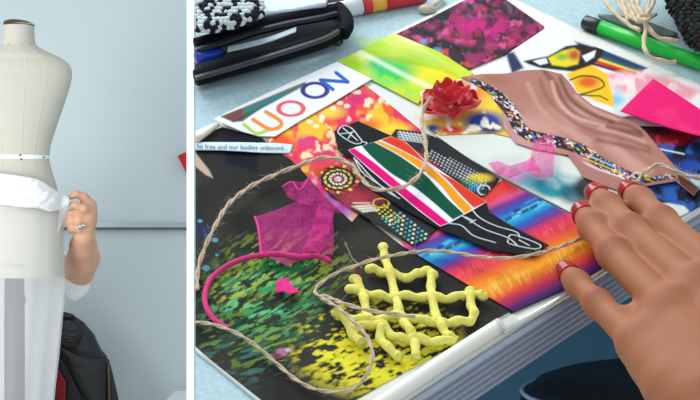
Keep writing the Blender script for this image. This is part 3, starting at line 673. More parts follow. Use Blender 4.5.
# --- rainbow weave print
def pt_weave(k):
    X, Y = k.X, k.Y
    c = Y+.48*(X-500)+5*(noise(X, Y, s=5, ang=-.45, stretch=5, seed=3)-.5)
    st_ = [180, 194, 201, 208, 215, 225, 235, 241, 249, 260, 271, 284, 296, 305, 313, 322]
    cl = np.array([lin(q) for q in [(228, 60, 44), (226, 62, 62), (220, 84, 130), (104, 48, 140), (34, 84, 180), (30, 166, 212), (40, 84, 180), (128, 50, 130), (222, 48, 90), (232, 62, 70), (242, 120, 30), (248, 168, 36), (230, 84, 40), (176, 34, 84), (80, 34, 104), (36, 24, 60)]])
    k.c = np.stack([np.interp(c, st_, cl[:, i]) for i in range(3)], 1)
    a = X*.9-Y*.5
    k.cloud((250, 220, 120), .56, .64, np.clip(1-np.abs(c-285)/14, 0, 1)*.5, s=1.8, ang=1.1, stretch=6, seed=5, oct=2)
    k.cloud((250, 120, 100), .56, .64, np.clip(1-np.abs(c-255)/12, 0, 1)*.4, s=1.8, ang=1.1, stretch=6, seed=6, oct=2)
    k.cloud((120, 220, 230), .56, .64, np.clip(1-np.abs(c-221)/9, 0, 1)*.8, s=2.5, ang=-.5, stretch=5, seed=7, oct=2)
    for i in range(16):
        x = 440+i*8.5; y = 222-.48*(x-500)+(2.5 if i % 3 else -2) - 3; k.poly([(x-4, y+1.5), (x+3, y-2), (x+4.5, y+1), (x-2.5, y+4.5)], (30, 40, 100), .85, .6)
    k.line([(560, 208), (572, 214), (604, 232)], (216, 206, 190), 1.5, .7)
sheet('rainbow_print', [(503, 180), (540, 199), (578, 218), (616, 238), (640, 246), (566, 289), (514, 312), (404, 247), (400, 236), (440, 212)], pt_weave, .0040, 'rainbow striped weave print under the tip of the black figure card', 'print', step=.8)

# --- white paper with teal paint
def pt_teal(k):
    k.mix((226, 230, 220), 1); k.cloud((200, 210, 206), .5, .7, s=25, seed=2, mask=.6)
    X, Y = k.X, k.Y; n = noise(X, Y, s=10, ang=.5, stretch=2, seed=5)
    k.mix((120, 200, 206), np.clip(1.6*k.blob(536, 177, (36, 16)), 0, 1)*np.clip(n*1.6, 0, 1)); k.mix((36, 156, 172), np.clip(2*k.blob(558, 186, (30, 15)), 0, 1)*np.clip(n*1.8-.1, 0, 1)); k.mix((30, 90, 110), np.clip(1.6*k.blob(576, 194, (22, 13)), 0, 1)*.85); k.mix((30, 36, 40), np.clip(1.8*k.blob(590, 188, (20, 16)), 0, 1)*.95)
    k.mix((230, 206, 60), k.blob(596, 198, (8, 6))*.9); k.mix((236, 120, 190), k.blob(515, 178, (16, 5))*.5); k.line([(470, 160), (505, 178), (560, 207)], (190, 186, 170), 1.2, .8)
sheet('paint_paper', [(434, 134), (470, 131), (492, 130), (530, 140), (584, 164), (640, 184), (640, 214), (606, 232), (570, 212), (505, 179), (468, 158)], pt_teal, .0046, 'white paper with teal paint wash beneath the dress cutting', 'paper')

# --- blue and red brush print beside the rose
def pt_brush(k):
    k.mix((236, 200, 70), 1); k.mix((240, 120, 50), k.blob(470, 92, (22, 12))); k.mix((30, 70, 150), k.blob(484, 122, (26, 14))*1.4); k.mix((20, 40, 90), k.blob(492, 128, (16, 8))); k.mix((220, 60, 60), k.blob(452, 130, (18, 6))*1.2); k.mix((40, 60, 160), k.blob(432, 128, (12, 5))); k.mix((240, 214, 60), k.blob(492, 104, (9, 8))); k.mix((200, 170, 150), k.blob(468, 80, (22, 7)))
    k.cloud((246, 240, 220), .6, .7, s=12, seed=2)
sheet('brush_print', [(420, 92), (440, 84), (472, 76), (486, 84), (510, 108), (514, 138), (492, 133), (440, 135), (424, 124)], pt_brush, .0052, 'blue and orange painted scrap under the red fabric rose', 'print')

# --- bead print
def pt_bead(k):
    X, Y = k.X, k.Y; k.mix((30, 32, 34), 1)
    # concentric coil
    d = np.sqrt(((X-338)/22)**2+((Y-179)/15)**2); an = np.arctan2((Y-179)*1.4, X-338)
    for r0, r1, c in ((.80, .98, (214, 40, 60)), (.66, .80, (30, 26, 28)), (.54, .66, (232, 206, 70)), (.42, .54, (30, 26, 28)), (.30, .42, (236, 230, 214)), (.18, .30, (180, 40, 60)), (0, .18, (230, 226, 220))):
        k.mix(c, ((d >= r0) & (d < r1))*1.0)
    k.mix((28, 24, 26), (d < 1)*(np.sin(an*13+d*20) > .45)*.85); k.mix((230, 210, 80), (d > .8)*(d < .98)*(np.sin(an*9) > .7))
    k.mix((214, 44, 76), (d > 1)*k.blob(360, 198, (30, 15))*(np.sin(X*1.9+Y)*np.sin(Y*2.3-X*.6) > -.2)*.9)
    ln = lambda p, c, w: k.line(p, c, w)
    for j in range(6): ln([(352+j*3.2, 206-j*.2), (364+j*3, 212-j*.3)], (226, 222, 204), 1.0)
    for j in range(4): ln([(353+j*3, 203+j*3), (370+j*2.5, 203+j*2.2)], (226, 222, 204), 1.0)
    def dots(x0, y0, ux, uy, vx, vy, nu, nv, r, cs):
        for i in range(nu):
            for j in range(nv): k.dot(x0+ux*i+vx*j, y0+uy*i+vy*j, r, r*.75, cs[(i+2*j) % len(cs)], 1, .3)
    dots(384, 205, 3.4, 2.6, -2.6, 2.0, 6, 4, 1.2, [(236, 212, 60), (226, 200, 50)])
    dots(400, 213, 3.7, 3.0, -4.4, 1.4, 9, 5, 1.45, [(64, 196, 190), (230, 224, 190), (40, 150, 160)])
    k.ring(381, 203, 8, 4.5, 1.3, (236, 206, 60))
    for j in range(7): ln([(400+j*3.6, 131+j*.5), (404+j*3.6, 139+j*.5)], (220, 226, 226), .9)
    for j in range(4): ln([(398, 132+j*2.3), (426, 136+j*2.3)], (220, 226, 226), .9)
    dots(432, 151, 3.2, 1.75, -1.2, 2.6, 18, 4, 1.0, [(226, 228, 228), (200, 204, 206)])
    dots(450, 158, 3.0, 1.6, -1.3, 2.4, 12, 6, .9, [(170, 176, 180)])
    k.mix((234, 206, 50), k.blob(480, 178, (17, 6))*1.3*(np.sin(X*2.2)*np.sin(Y*2.6) > -.5)); k.mix((50, 150, 70), k.blob(470, 182, (12, 5))*(np.sin(X*2.2+1) > -.4)); k.mix((40, 150, 200), k.blob(474, 188, (10, 5))*1.2*(np.sin(X*2.4) > -.3)); k.ring(484, 190, 6, 5, 1.2, (230, 234, 236), .9)
    k.line([(405, 146), (425, 158), (440, 170)], (180, 34, 48), 4, .8)
sheet('bead_print', [(317, 176), (326, 167), (345, 164), (364, 172), (380, 150), (396, 129), (422, 132), (440, 139), (500, 179), (486, 194), (462, 205), (425, 240), (414, 246), (360, 214), (330, 195)], pt_bead, .0052, 'black beadwork print with coiled rosette beside the black figure card', 'print', step=.6)

# --- black figure card
CARD = [(334, 131), (345, 126), (358, 121), (392, 136), (408, 143), (426, 163), (450, 178), (486, 201), (489, 212), (512, 226), (549, 245), (534, 256), (492, 250.5), (440, 229), (402, 208), (368, 186), (352, 158), (338, 150)]
fc = sheet('figure_card', CARD, None, .0068, 'black card figure with white chalk outline wearing a striped dress', 'cutout', m=mat('black_card', (38, 40, 42), .85, spec=.06, vary=(200, .1)), step=1.2, thick=.0005)
def pt_dress(k):
    k.mix((238, 244, 246), 1); c2 = lambda *p: cat(list(p), 6)
    def band(l, r, rgb): k.poly(np.concatenate([c2(*l), c2(*r)[::-1]]), rgb, 1, .5)
    band([(348, 150), (370, 169), (395, 190), (418, 209), (440, 226)], [(354, 148), (376, 164), (404, 187), (428, 206), (449, 223)], (228, 16, 122))
    band([(361, 145), (372, 157), (392, 174), (414, 187), (434, 203), (453, 219.5)], [(374, 142), (398, 155), (422, 172), (436, 186), (448, 199), (464, 214)], (18, 84, 62))
    band([(374.5, 141.5), (398, 154), (422, 170), (440, 185), (452, 200), (465, 213.5)], [(378.5, 140.5), (402, 151), (427, 165), (446, 181), (460, 196), (472.5, 209)], (246, 156, 28))
    band([(380.5, 139.8), (400, 149.2), (424, 162.2), (445, 178), (459.5, 193.5), (474, 208)], [(391, 136), (405, 142), (420, 156), (432, 168), (456, 181), (487, 202)], (226, 62, 42))
GAR = [(348, 150), (356, 147), (374, 142), (391, 136), (406, 142), (424, 159), (450, 177), (487, 202), (475, 209), (462, 216), (449, 223.5), (440, 226.5), (418, 210), (395, 191), (370, 170)]
sheet('striped_dress', GAR, pt_dress, .0076, parent=fc, step=.6, m=MATT, label='dress of red, orange, green, white and pink stripes')
ck = mat('chalk_white', (216, 222, 226), .8)
for pts in ([(338, 131), (343, 126), (351, 128), (358, 136), (362, 142), (356, 144), (347, 140), (339, 134), (338, 131)], [(343, 128), (350, 134), (358, 141)], [(340, 134), (350, 133), (355, 131)], [(348, 139), (352, 133)], [(362, 142), (367, 143), (364, 146), (358, 147)],
            [(354, 158), (362, 172), (378, 184), (396, 196)], [(356, 160), (370, 176), (388, 192), (400, 199)],
            [(471, 208.5), (480, 218), (496, 226), (516, 232), (520, 238)], [(462, 216), (472, 222), (486, 230), (508, 238), (518, 246)], [(449, 223.5), (462, 226), (474, 236), (496, 243)], [(465, 217), (473, 221), (470, 223), (476, 220)], [(508, 238), (514, 235), (540, 245), (534, 249), (510, 244), (508, 240)], [(519, 240), (530, 246)]):
    b = MB(); b.tube(P(*cat(pts, 6).T, .0071), .0006, 5); b.build('chalk_line', ck, fc)

# --- draped dress cutting with beaded band
DR = [(461, 77), (480, 74), (505, 73.5), (526, 70), (543, 69.5), (562, 74), (569, 82), (576, 92), (593, 105.5), (617, 115), (634, 121), (646, 132), (660, 149), (668, 158), (678, 170), (699, 188), (694, 196), (683, 187), (676, 181), (640, 187), (617, 190), (600, 184), (583, 177), (578, 168), (568, 155), (533, 148.5), (516, 143), (504, 128), (502, 110), (488, 92), (474, 83)]
def pt_drape(k):
    X, Y = k.X, k.Y
    k.mix((176, 120, 104), 1); k.cloud((204, 152, 138), .45, .62, s=24, ang=.6, stretch=3, seed=2); k.mix((160, 108, 84), k.blob(490, 80, (30, 9))*.8)
    for pts, w, c, a in (([(545, 72), (556, 86), (565, 104), (582, 118), (610, 128), (640, 133)], 5, (132, 80, 72), .85), ([(552, 82), (558, 100), (574, 116), (604, 126)], 3, (226, 178, 160), .8), ([(540, 80), (548, 98), (566, 116), (590, 130), (622, 138), (650, 148)], 4, (146, 94, 84), .7), ([(528, 84), (540, 108), (560, 126), (590, 140)], 5, (208, 158, 142), .6), ([(560, 78), (570, 98), (588, 112), (612, 122)], 3, (90, 54, 50), .8), ([(598, 140), (625, 146), (650, 152)], 4, (136, 84, 78), .7), ([(576, 96), (594, 110), (618, 120)], 2.5, (214, 164, 148), .8), ([(610, 122), (630, 126), (642, 136), (620, 132)], 3, (98, 60, 54), .7), ([(600, 128), (626, 135), (644, 142)], 2.5, (220, 172, 156), .7)):
        k.line(cat(pts, 6), c, w, a, 1.6)
    bead = cat([(473, 82), (488, 90), (502, 101), (513, 114), (519, 127), (532, 136), (548, 140), (566, 144), (584, 151), (600, 162), (620, 172), (644, 181), (672, 178)], 6)
    wd_ = np.interp(X, [470, 505, 530, 600, 672], [6, 13, 12, 11, 7])
    m_ = np.clip(.5-(sds(X, Y, bead)-wd_/2)/1.2, 0, 1); k.mix((34, 30, 36), m_)
    for sd, c in ((1, (226, 224, 222)), (2, (206, 40, 60)), (3, (236, 190, 50)), (4, (60, 110, 190)), (5, (214, 150, 200)), (6, (236, 232, 220)), (7, (96, 140, 90))):
        k.cloud(c, .70 if sd in (1, 6) else .73, .74 if sd in (1, 6) else .77, m_, s=2.4, ang=.5, stretch=1.8, seed=20+sd, oct=2)
    for pts, c in (([(578, 160), (600, 170), (624, 178)], (226, 230, 230)), ([(584, 158), (606, 167), (622, 174)], (236, 200, 50)), ([(586, 155), (600, 160), (616, 168)], (160, 200, 226)), ([(628, 178), (636, 172), (648, 176)], (230, 230, 224)), ([(645, 177), (648, 180), (651, 176)], (236, 200, 50)), ([(662, 178), (666, 174), (671, 178)], (230, 210, 200))): k.line(pts, c, 1.3, .95)
    k.line(cat([(503, 118), (507, 130), (518, 142), (536, 147)], 5), (196, 148, 160), 3, .9); k.line(cat([(570, 154), (584, 166), (604, 180), (640, 186), (676, 180)], 5), (176, 118, 116), 5, .95)
    k.poly([(676, 172), (699, 188), (694, 196), (680, 184)], (96, 56, 46), 1, .7)
sheet('drape_cutting', DR, pt_drape, .0060, 'mauve draped dress photo cutting with dark beaded band, under two red nails', 'cutout', step=.7, thick=.0004)

# --- hot pink square
sheet('pink_square', [(620, 111), (653, 78.5), (671, 90), (700, 109), (760, 141), (752, 149), (700, 136), (668, 127.5)], lambda k: (k.mix((232, 34, 112), 1), k.cloud((240, 60, 120), .45, .65, s=20, seed=2, mask=.6)), .0058, 'hot pink paper square lying on the far right of the collage', 'paper', step=1.5, lift=lambda x, y: .004+.010*np.clip((y-95+(x-640)*-.35)/40, 0, 1)*0+.006*np.sin((x-620)/60)**2, thick=.0004, m=MATT)

# ================================================================== LOOSE MATERIALS
# fabric rose
ro = thing('fabric_rose', P(448, 108, .006), 'crumpled red fabric rose resting on the collage at the end of the twine', 'fabric flower')
RM = mat('red_satin', (218, 28, 48), .45, sheen=.3, bump=(150, .25)); rr = random.Random(12)
c0 = P(449, 108, .0085)
def petal(a, r0, r1, up0, up1, wid, curl, n=9):
    G = []
    d = math.cos(a)*U+math.sin(a)*V; t_ = -math.sin(a)*U+math.cos(a)*V; ph_ = rr.random()*6
    for i in range(n):
        t = i/(n-1); row = []
        for j in range(n):
            s_ = -1+2*j/(n-1); wv = wid*math.sin(math.pi*(.15+.75*t))**.7
            r = r0+(r1-r0)*t-.3*wid*s_*s_*t; z = up0+(up1-up0)*t+curl*(s_*s_)*t+.0026*t*math.sin(5*s_+6*t+ph_)
            row.append(c0+d*r+t_*(wv*s_)+N*max(z, -.0005))
        G.append(row)
    b = MB(); b.grid(np.array(G)); o = b.build('petal', RM, ro); md = o.modifiers.new('thickness', 'SOLIDIFY'); md.thickness = .0006
    md = o.modifiers.new('soft', 'SUBSURF'); md.levels = 1; md.render_levels = 1
for k, (a, r1, u1, w_) in enumerate(((.1, .026, .004, .016), (1.3, .022, .006, .017), (2.6, .024, .005, .016), (3.7, .025, .003, .015), (4.9, .021, .003, .016))): petal(a, .002, r1, .001, u1, w_, .006, 13)
for a, r1, u1, w_ in ((.5, .018, .014, .013), (2.2, .016, .016, .012), (3.4, .017, .013, .012), (5.2, .014, .012, .011)): petal(a, .002, r1, .004, u1, w_, .004, 13)
for a in (1.2, 4.0): petal(a, .001, .009, .008, .019, .009, .002, 11)

# tulle scraps
TU = sheer('pink_tulle', (250, 80, 176), .74, net=(40, .26)); TE = mat('pink_hem', (230, 56, 146), .8)
tu = thing('pink_tulle', P(290, 235, .004), 'large scrap of bright pink tulle on the black page', 'tulle')
crump = lambda a, s, f1=.0, ph_=0.: (lambda x, y: f1+a*(noise(x, y, s=s, seed=3+ph_)))
sheet('net_panel', [(255, 217), (278, 209), (300, 200), (322, 206), (333, 214), (334, 240), (333, 255), (312, 251), (296, 262), (288, 266), (262, 254), (258, 235)], None, .0062, parent=tu, m=TU, lift=crump(.006, 12), step=1.2, solid=False)
sheet('net_panel', [(281, 186), (292, 181), (303, 182), (311, 174), (320, 178), (324, 195), (345, 204), (352, 208), (338, 213), (318, 205), (300, 204), (288, 197)], None, .0074, parent=tu, m=TU, lift=crump(.010, 9, 0, 2), step=1.0, solid=False)
sheet('net_panel', [(318, 205), (334, 212), (328, 236), (318, 256), (308, 246), (298, 262), (312, 228)], None, .0120, parent=tu, m=TU, lift=crump(.008, 8, 0, 4), step=1.0, solid=False)
b = MB(); b.tube(P(*cat([(255, 217), (258, 226), (260, 240), (261, 255)], 6).T, .009), .0010, 6); b.build('hem', TE, tu); b = MB(); b.tube(P(*cat([(311, 175), (300, 190), (292, 182), (282, 187)], 6).T, .016), .0007, 6); b.build('hem', TE, tu)
tv = thing('pink_tulle', P(525, 160, .007), 'small scrap of bright pink tulle beside the beaded band of the dress cutting', 'tulle')
sheet('net_panel', [(534, 140), (549, 134), (552, 132), (555, 146), (554, 165), (553, 177), (538, 178), (526, 172), (531, 156)], None, .0080, parent=tv, m=TU, lift=crump(.010, 10, 0, 1), step=1.0, solid=False)
sheet('net_panel', [(488, 163), (498, 161), (510, 166), (526, 161), (533, 156), (540, 170), (528, 172), (510, 178), (496, 174)], None, .0072, parent=tv, m=sheer('pale_tulle', (250, 110, 188), .9, net=(40, .58)), lift=crump(.009, 9, 0, 5), step=1.0, solid=False)
sheet('tulle_snip', [(276, 281), (288, 277), (290, 283), (300, 292), (290, 294), (284, 291), (276, 293)], lambda k: k.mix((236, 60, 140), 1), .0060, 'tiny pink snip of net between the green brush marks', 'tulle', m=MATT, lift=crump(.003, 6), step=1)

# cords and twine: every path is (photo x, y, height)
def cord(path, r, name, m, label, cat_, fuzz=0, twist=True, sides=6, group=None):
    p = cat([(*P(x, y, w+r),) for x, y, w in path], 14); p = resample(p, r*.8)
    b = MB()
    if twist:
        t = np.gradient(p, axis=0); t /= np.linalg.norm(t, axis=1)[:, None]; e = N-(t @ N)[:, None]*t; e /= np.linalg.norm(e, axis=1)[:, None]; s_ = np.cross(t, e)
        a = np.arange(len(p))*.8/3.2
        for k in range(2):
            q = p+r*.5*(np.cos(a+k*math.pi)[:, None]*s_+np.sin(a+k*math.pi)[:, None]*e); b.tube(q, r*.62, sides)
    else: b.tube(p, r, 8)
    rg_ = random.Random(len(p))
    for _ in range(int(fuzz)):
        i = rg_.randrange(len(p)); d = np.array([rg_.gauss(0, 1) for _ in range(3)]); d = d-min(0, d @ N)*N; d /= np.linalg.norm(d)
        L = rg_.uniform(.002, .007); d2 = d+.8*np.array([rg_.gauss(0, 1) for _ in range(3)]); d2 = d2-min(0, d2 @ N)*N
        b.tube([p[i], p[i]+d*L*.5, p[i]+d*L*.6+d2*L*.4], [.00010, .00009, .00005], 3)
    return b.build(name, m, label=label, cat=cat_, group=group)
JU = mat('jute', (212, 192, 162), .85, bump=(900, .4), vary=(300, .15)); JP = mat('jute_pale', (216, 196, 166), .85, vary=(300, .15))
cord([(197, 290, .003), (198, 270, .005), (204, 250, .010), (214, 228, .014), (228, 205, .012), (250, 187, .009), (275, 175, .008), (300, 165, .010), (320, 158, .008), (338, 159, .010), (352, 166, .011), (361, 178, .010), (372, 188, .011), (388, 190, .013), (405, 186, .014), (419, 175, .014), (426, 160, .013), (425, 140, .012), (422, 124, .013), (424, 108, .016), (432, 97, .024)], .0016, 'twine', JU, 'long fuzzy jute twine looping from the left table edge to the rose', 'twine', fuzz=420)
cord([(195.8, 322, .004), (215, 325, .0095), (236, 333, .012), (255, 345, .009), (275, 362, .005), (295, 379, .005), (318, 390, .006), (345, 391, .007), (362, 381, .010), (371, 365, .016), (372, 350, .018), (365, 334, .019), (352, 320, .019), (338, 308, .0165), (322, 298, .007), (315, 292, .005), (320, 284, .006), (335, 274, .008), (355, 266, .016), (372, 260, .0185), (400, 254, .0165), (425, 251, .008), (450, 252, .008), (480, 257, .010), (510, 258, .012), (540, 253, .012), (565, 245, .008), (581, 238.3, .0058)], .0013, 'twine', JU, 'jute twine curling along the near edge, over the yellow net and under the fingers', 'twine', fuzz=220)
cord([(322, 295, .005), (345, 304, .0185), (372, 311, .019), (395, 314, .019), (415, 317, .019)], .0014, 'twine', JU, 'short jute twine end crossing the yellow yarn net', 'twine', fuzz=20)
cord([(637, 182, .007), (642, 174, .008), (650, 168, .009), (657, 165, .010), (664, 166, .010), (676, 172, .009), (690, 176, .008), (712, 182, .006)], .0016, 'twine', JU, 'frayed twine end on the beaded band right of the red nails', 'twine', fuzz=120)
cord([(331, 262, .006), (318, 256, .008), (300, 257, .009), (280, 254, .008), (262, 255, .007), (243, 259, .005), (225, 267, .004), (211, 279, .004), (205, 295, .004), (207, 309, .004), (216, 321, .0035), (229, 329, .0030)], .0019, 'cord', mat('pink_cord', (226, 44, 128), .75, bump=(900, .5)), 'hot pink cord arching round the green brush marks', 'cord', twist=False)

# yellow yarn net
YM = mat('yellow_yarn', (246, 237, 120), .9, bump=(500, .5), vary=(250, .1)); b = MB()
for pts in ([(383, 247), (384.5, 255), (390, 274), (396, 297), (400, 315), (408, 328), (414, 338), (416, 358)], [(370, 269), (380, 271), (392, 274), (409, 277), (420, 273), (426, 271), (433, 274)], [(432, 273), (431, 284), (432, 297), (437, 317), (444, 330), (452, 338)],
            [(350, 289), (363, 293), (380, 296), (395, 297), (412, 296), (431, 297), (448, 298), (462, 296), (470, 291)], [(356, 279), (360, 288), (364, 300), (367, 314), (370, 322)], [(468, 298), (473, 293), (483, 296)], [(470, 294), (471, 304), (474, 314), (468, 321), (452, 322), (437, 322)],
            [(334, 313), (345, 317), (365, 320), (384, 318), (401, 316), (420, 320), (437, 322)], [(352, 330), (370, 324), (383, 326), (393, 336), (405, 339), (416, 338), (432, 341), (449, 341), (454, 336)], [(383, 326), (380, 336), (388, 348), (400, 356)], [(345, 318), (352, 332), (362, 344)]):
    p = cat([P(x, y, .0085) for x, y in pts], 8); b.tube(p+N*(.0012*np.sin(np.arange(len(p))*.5))[:, None], .0031*(1+.10*np.sin(np.arange(len(p))*.9)), 10)
for x, y in ((383, 247), (370, 269), (426, 271), (433, 275), (354, 279), (350, 289), (483, 296), (470, 291), (390, 274), (396, 297), (432, 297), (437, 321), (401, 316), (414, 338), (364, 294), (365, 319)): b.ball(P(x, y, .0085), (.0038, .0038, .0034))
yn = b.build('yarn_net', YM, label='knotted yellow yarn net on the lower part of the black page', cat='yarn net')

# ------------------------------------------------------------------ pouch
BK = mat('black_canvas', (13, 15, 20), .85, spec=.2, bump=(700, .4)); DK = mat('pouch_inside', (10, 14, 24), .8)
pc_ = thing('zip_pouch', P(265, 50), 'open black zip pouch with long toothed zipper at the far left', 'pouch')
def strip_tube(name, ptsw, r, m, parent, k=12): b = MB(); b.tube(cat([P(x, y, w) for x, y, w in ptsw], 8), r, k); return b.build(name, m, parent)
b = MB()                                              # the base of the pouch: a lens lying on the board
lo_ = cat([(195, 84.5), (225, 76.5), (260, 66), (300, 54), (330, 45), (344, 36)], 6); hi_ = cat([(195, 40), (225, 30), (260, 18), (300, 6), (330, -2), (344, -4)], 6)
G = []
for t in np.linspace(0, 1, 9):
    ww = .004+.010*math.sin(math.pi*t)*0; q = lo_*(1-t)+hi_*t; G.append(P(q[:, 0], q[:, 1], np.full(len(q), .005)))
b.grid(np.array(G)); b.build('bottom', DK, pc_)
strip_tube('front_lip', [(195.8, 78, .013), (225, 70, .014), (260, 60, .015), (300, 48, .015), (325, 39.5, .014), (341, 31, .013)], .0068, BK, pc_)
strip_tube('back_lip', [(195.8, 46, .020), (225, 37.5, .022), (255, 28, .023), (290, 19.5, .022), (320, 14, .020), (341, 10, .017)], .0068, BK, pc_)
def teeth(path, name):
    p = resample(cat([P(x, y, w) for x, y, w in path], 10), .0021); b = MB(); t = np.gradient(p, axis=0); t /= np.linalg.norm(t, axis=1)[:, None]
    b.tube(p-N*.0014, .0016, 6)
    for q, d in zip(p, t):
        s_ = np.cross(d, N); s_ /= np.linalg.norm(s_); e = np.cross(s_, d)
        c = [q+d*i*.00055+s_*j*.0017+e*k for k in (-.0008, .0012) for i, j in ((-1, -1), (1, -1), (1, 1), (-1, 1))]; b.hexa(c)
    b.build(name, mat('zip_teeth', (70, 78, 88), .35, .4), pc_, smooth=False)
teeth([(196.3, 77.5, .0215), (225, 69.5, .0225), (260, 59, .0235), (300, 46.5, .0235), (325, 38, .0225), (338, 31, .0215)], 'zipper')
teeth([(196.3, 49.5, .0275), (225, 41, .0290), (255, 31, .0305), (290, 22.5, .0295), (320, 17, .0280), (336, 13, .025)], 'zipper')
strip_tube('end_tab', [(338, 8, .018), (345, 16, .019), (347, 26, .018), (343, 34, .016)], [.006]*25, BK, pc_)
b = MB(); c = P(336.5, 41, .010); b.tube([c+.0045*(math.cos(a)*U+math.sin(a)*(.75*V+.4*N)) for a in np.linspace(0, 6.283, 22, endpoint=False)], .0014, 7, closed=True); b.tube([P(340, 31, .016), P(338, 37, .013)], .0028, 8); b.build('zip_pull', mat('gunmetal', (50, 54, 60), .3, .7), pc_)
pe = thing('blue_pen', P(208, 57, .01), 'royal blue pen lying inside the open zip pouch', 'pen')
b = MB(); b.tube([P(195.8, 58.5, .013), P(212, 54.5, .013), P(222, 52, .013)], [.0045, .0045, .0042], 14); b.build('barrel', mat('blue_plastic', (28, 70, 190), .25), pe)
b = MB(); b.tube([P(222, 52, .013), P(225, 51.2, .013)], [.0038, .002], 14); b.build('end_cap', mat('navy_plastic', (14, 24, 60), .3), pe)
ru = MB(); G = [[P(x, y, .0195+dz) for x, y in cat([(227.5, 51), (250, 46), (272, 40), (296, 31)], 5)] for dz in (0,)]
a_ = np.array(G[0]); ru.prism(np.concatenate([a_, (a_+V*.0075)[::-1]]), np.concatenate([a_-N*.0012, (a_+V*.0075-N*.0012)[::-1]])); ru.build('ruler', mat('pale_ruler', (222, 244, 252), .4), label='pale blue ruler sticking out of the open zip pouch', cat='ruler', smooth=False)
# knitted black and white purse behind the pouch
kn = thing('knitted_purse', P(225, 12), 'black and white chunky knit purse at the far left corner', 'purse')
kp = [(195.8, 33), (215, 32), (238, 28), (256, 23), (264, 14), (262, 2), (250, -12), (195.8, -16)]
sheet('lining', kp, lambda k: k.mix((40, 44, 50), 1), .034, parent=kn, m=MATT, lift=lambda x, y: .012*np.clip(-sdp(x, y, kp)/10, 0, 1)**.5, step=2, thick=.004)
kb = MB(); rr = random.Random(8); yw = mat('white_wool', (222, 232, 236), .95, bump=(900, .5)); yk = mat('black_wool', (22, 25, 30), .95)
for i in range(18):
    for j in range(14):
        x = 195+i*4.3+(j % 2)*2+rr.uniform(-1, 1); y = -12+j*3.5+rr.uniform(-.7, .7)
        d = -sdp(np.array([x]), np.array([y]), kp)[0]
        if d < .8 or x < 197: continue
        w = .036+.012*min(1, d/10)**.5; kb.cur = 0 if rr.random() < .62 else 1
        an = (.75 if j % 2 else -.55)+rr.uniform(-.35, .35); dx, dy = 3.4*math.cos(an), 2.2*math.sin(an)
        kb.tube(cat([P(max(x-dx, 195.6), y-dy, w-.002), P(x, y, w+.002), P(x+dx, y+dy, w-.002)], 4), [.0014, .0019, .0022, .0023, .0024, .0023, .0021, .0018, .0013], 7)
kb.build('stitches', [yw, yk], kn)
sheet('note_paper', [(262, 16), (266, 13), (296, 9), (326, 3), (330, -14), (262, -14)], lambda k: k.mix((222, 236, 248), 1), .030, 'pale white folded paper behind the back lip of the pouch', 'paper', step=2, thick=.004)

# ------------------------------------------------------------------ glue tube with coloured bands
gt = thing('paint_tube', P(380, 4), 'white tube with red and yellow bands at the far edge beyond the pouch', 'tube')
def seg_t(name, a, b_, r, m): q = MB(); q.tube([P(*a), P(*b_)], r, 18); q.build(name, m, gt)
seg_t('barrel', (330, 12, .008), (361, 6, .008), .0075, mat('white_plastic', (226, 232, 238), .35)); seg_t('red_band', (361, 6, .008), (370, 4.2, .008), .0077, mat('red_plastic', (212, 44, 52), .35)); seg_t('yellow_band', (370, 4.2, .008), (384, 1.6, .008), .0077, mat('yellow_plastic', (240, 180, 60), .35)); seg_t('crimson_end', (384, 1.6, .008), (424, -6, .008), .0077, MATS['red_plastic'])
b = MB(); b.ball(P(427, 9, .004), (.008, .006, .004), TAB); b.tube([P(427, 9, .004), P(436, 4, .004), P(444, -2, .003)], .002, 8); b.build('bead', mat('beige_bead', (196, 184, 160), .5), label='small beige bead on a cord near the magenta print', cat='bead')

# ------------------------------------------------------------------ green marker
gm = thing('green_marker', P(640, 40), 'bright green marker pen with black cap lying beside the twine bundle', 'marker')
b = MB(); b.tube([P(599, 27, .0069), P(640, 41.5, .0069), P(700, 62.5, .0069), P(735, 75, .0069)], .0060, 22); b.build('barrel', mat('green_plastic', (22, 196, 62), .3), gm)
b = MB(); b.tube([P(584, 21.8, .0069), P(585, 22.2, .0069), P(598, 26.7, .0069), P(599.5, 27.2, .0069)], [.0050, .0064, .0066, .0064], 22); b.build('cap', mat('black_plastic', (26, 30, 34), .3), gm)
pd = [(596, 14), (618, 15), (650, 22), (680, 34), (660, 38), (630, 28)]
sheet('grey_cloth', pd, lambda k: k.mix((120, 132, 126), 1), .003, 'grey cloth scrap under the twine bundle', 'cloth', step=2, m=MATT, thick=.002, lift=lambda x, y: 0*x)
# twine bundle: loops tied together
tw = thing('twine_bundle', P(645, 15), 'tied bundle of pale twine loops beside the green marker', 'twine bundle')
for path in ([(600, -6, .012), (612, 10, .014), (628, 24, .016), (640, 31, .018)], [(618, -8, .016), (624, 6, .018), (628, 20, .018)], [(630, -10, .022), (634, 8, .024), (643, 18, .024), (648, 6, .022), (652, -10, .020)], [(640, -10, .026), (638, 4, .026), (643, 16, .026), (646, 26, .024), (644, 40, .021), (645, 50, .020), (651, 57, .017), (662, 61, .013), (676, 62, .010)], [(655, -8, .020), (652, 6, .022), (645, 18, .024), (650, 30, .023), (658, 37, .020), (668, 40, .018), (680, 41, .0175)], [(625, -10, .014), (632, 12, .020), (640, 22, .022), (656, 14, .018)], [(612, -10, .012), (626, 14, .018), (644, 22, .022)]):
    b = MB(); p = resample(cat([P(x, y, w) for x, y, w in path], 10), .0012); t = np.arange(len(p))*.42
    b.tube(p+N*(.0004*np.sin(t))[:, None], .0019*(1+.15*np.sin(t)), 8); b.build('strand', JP, tw)
b = MB(); p = cat([P(x, y, w) for x, y, w in [(638, 17, .030), (644, 15, .031), (649, 18, .028), (644, 21, .030)]], 6, closed=True); b.tube(p, .0018, 8, closed=True); b.build('tie', JP, tw)
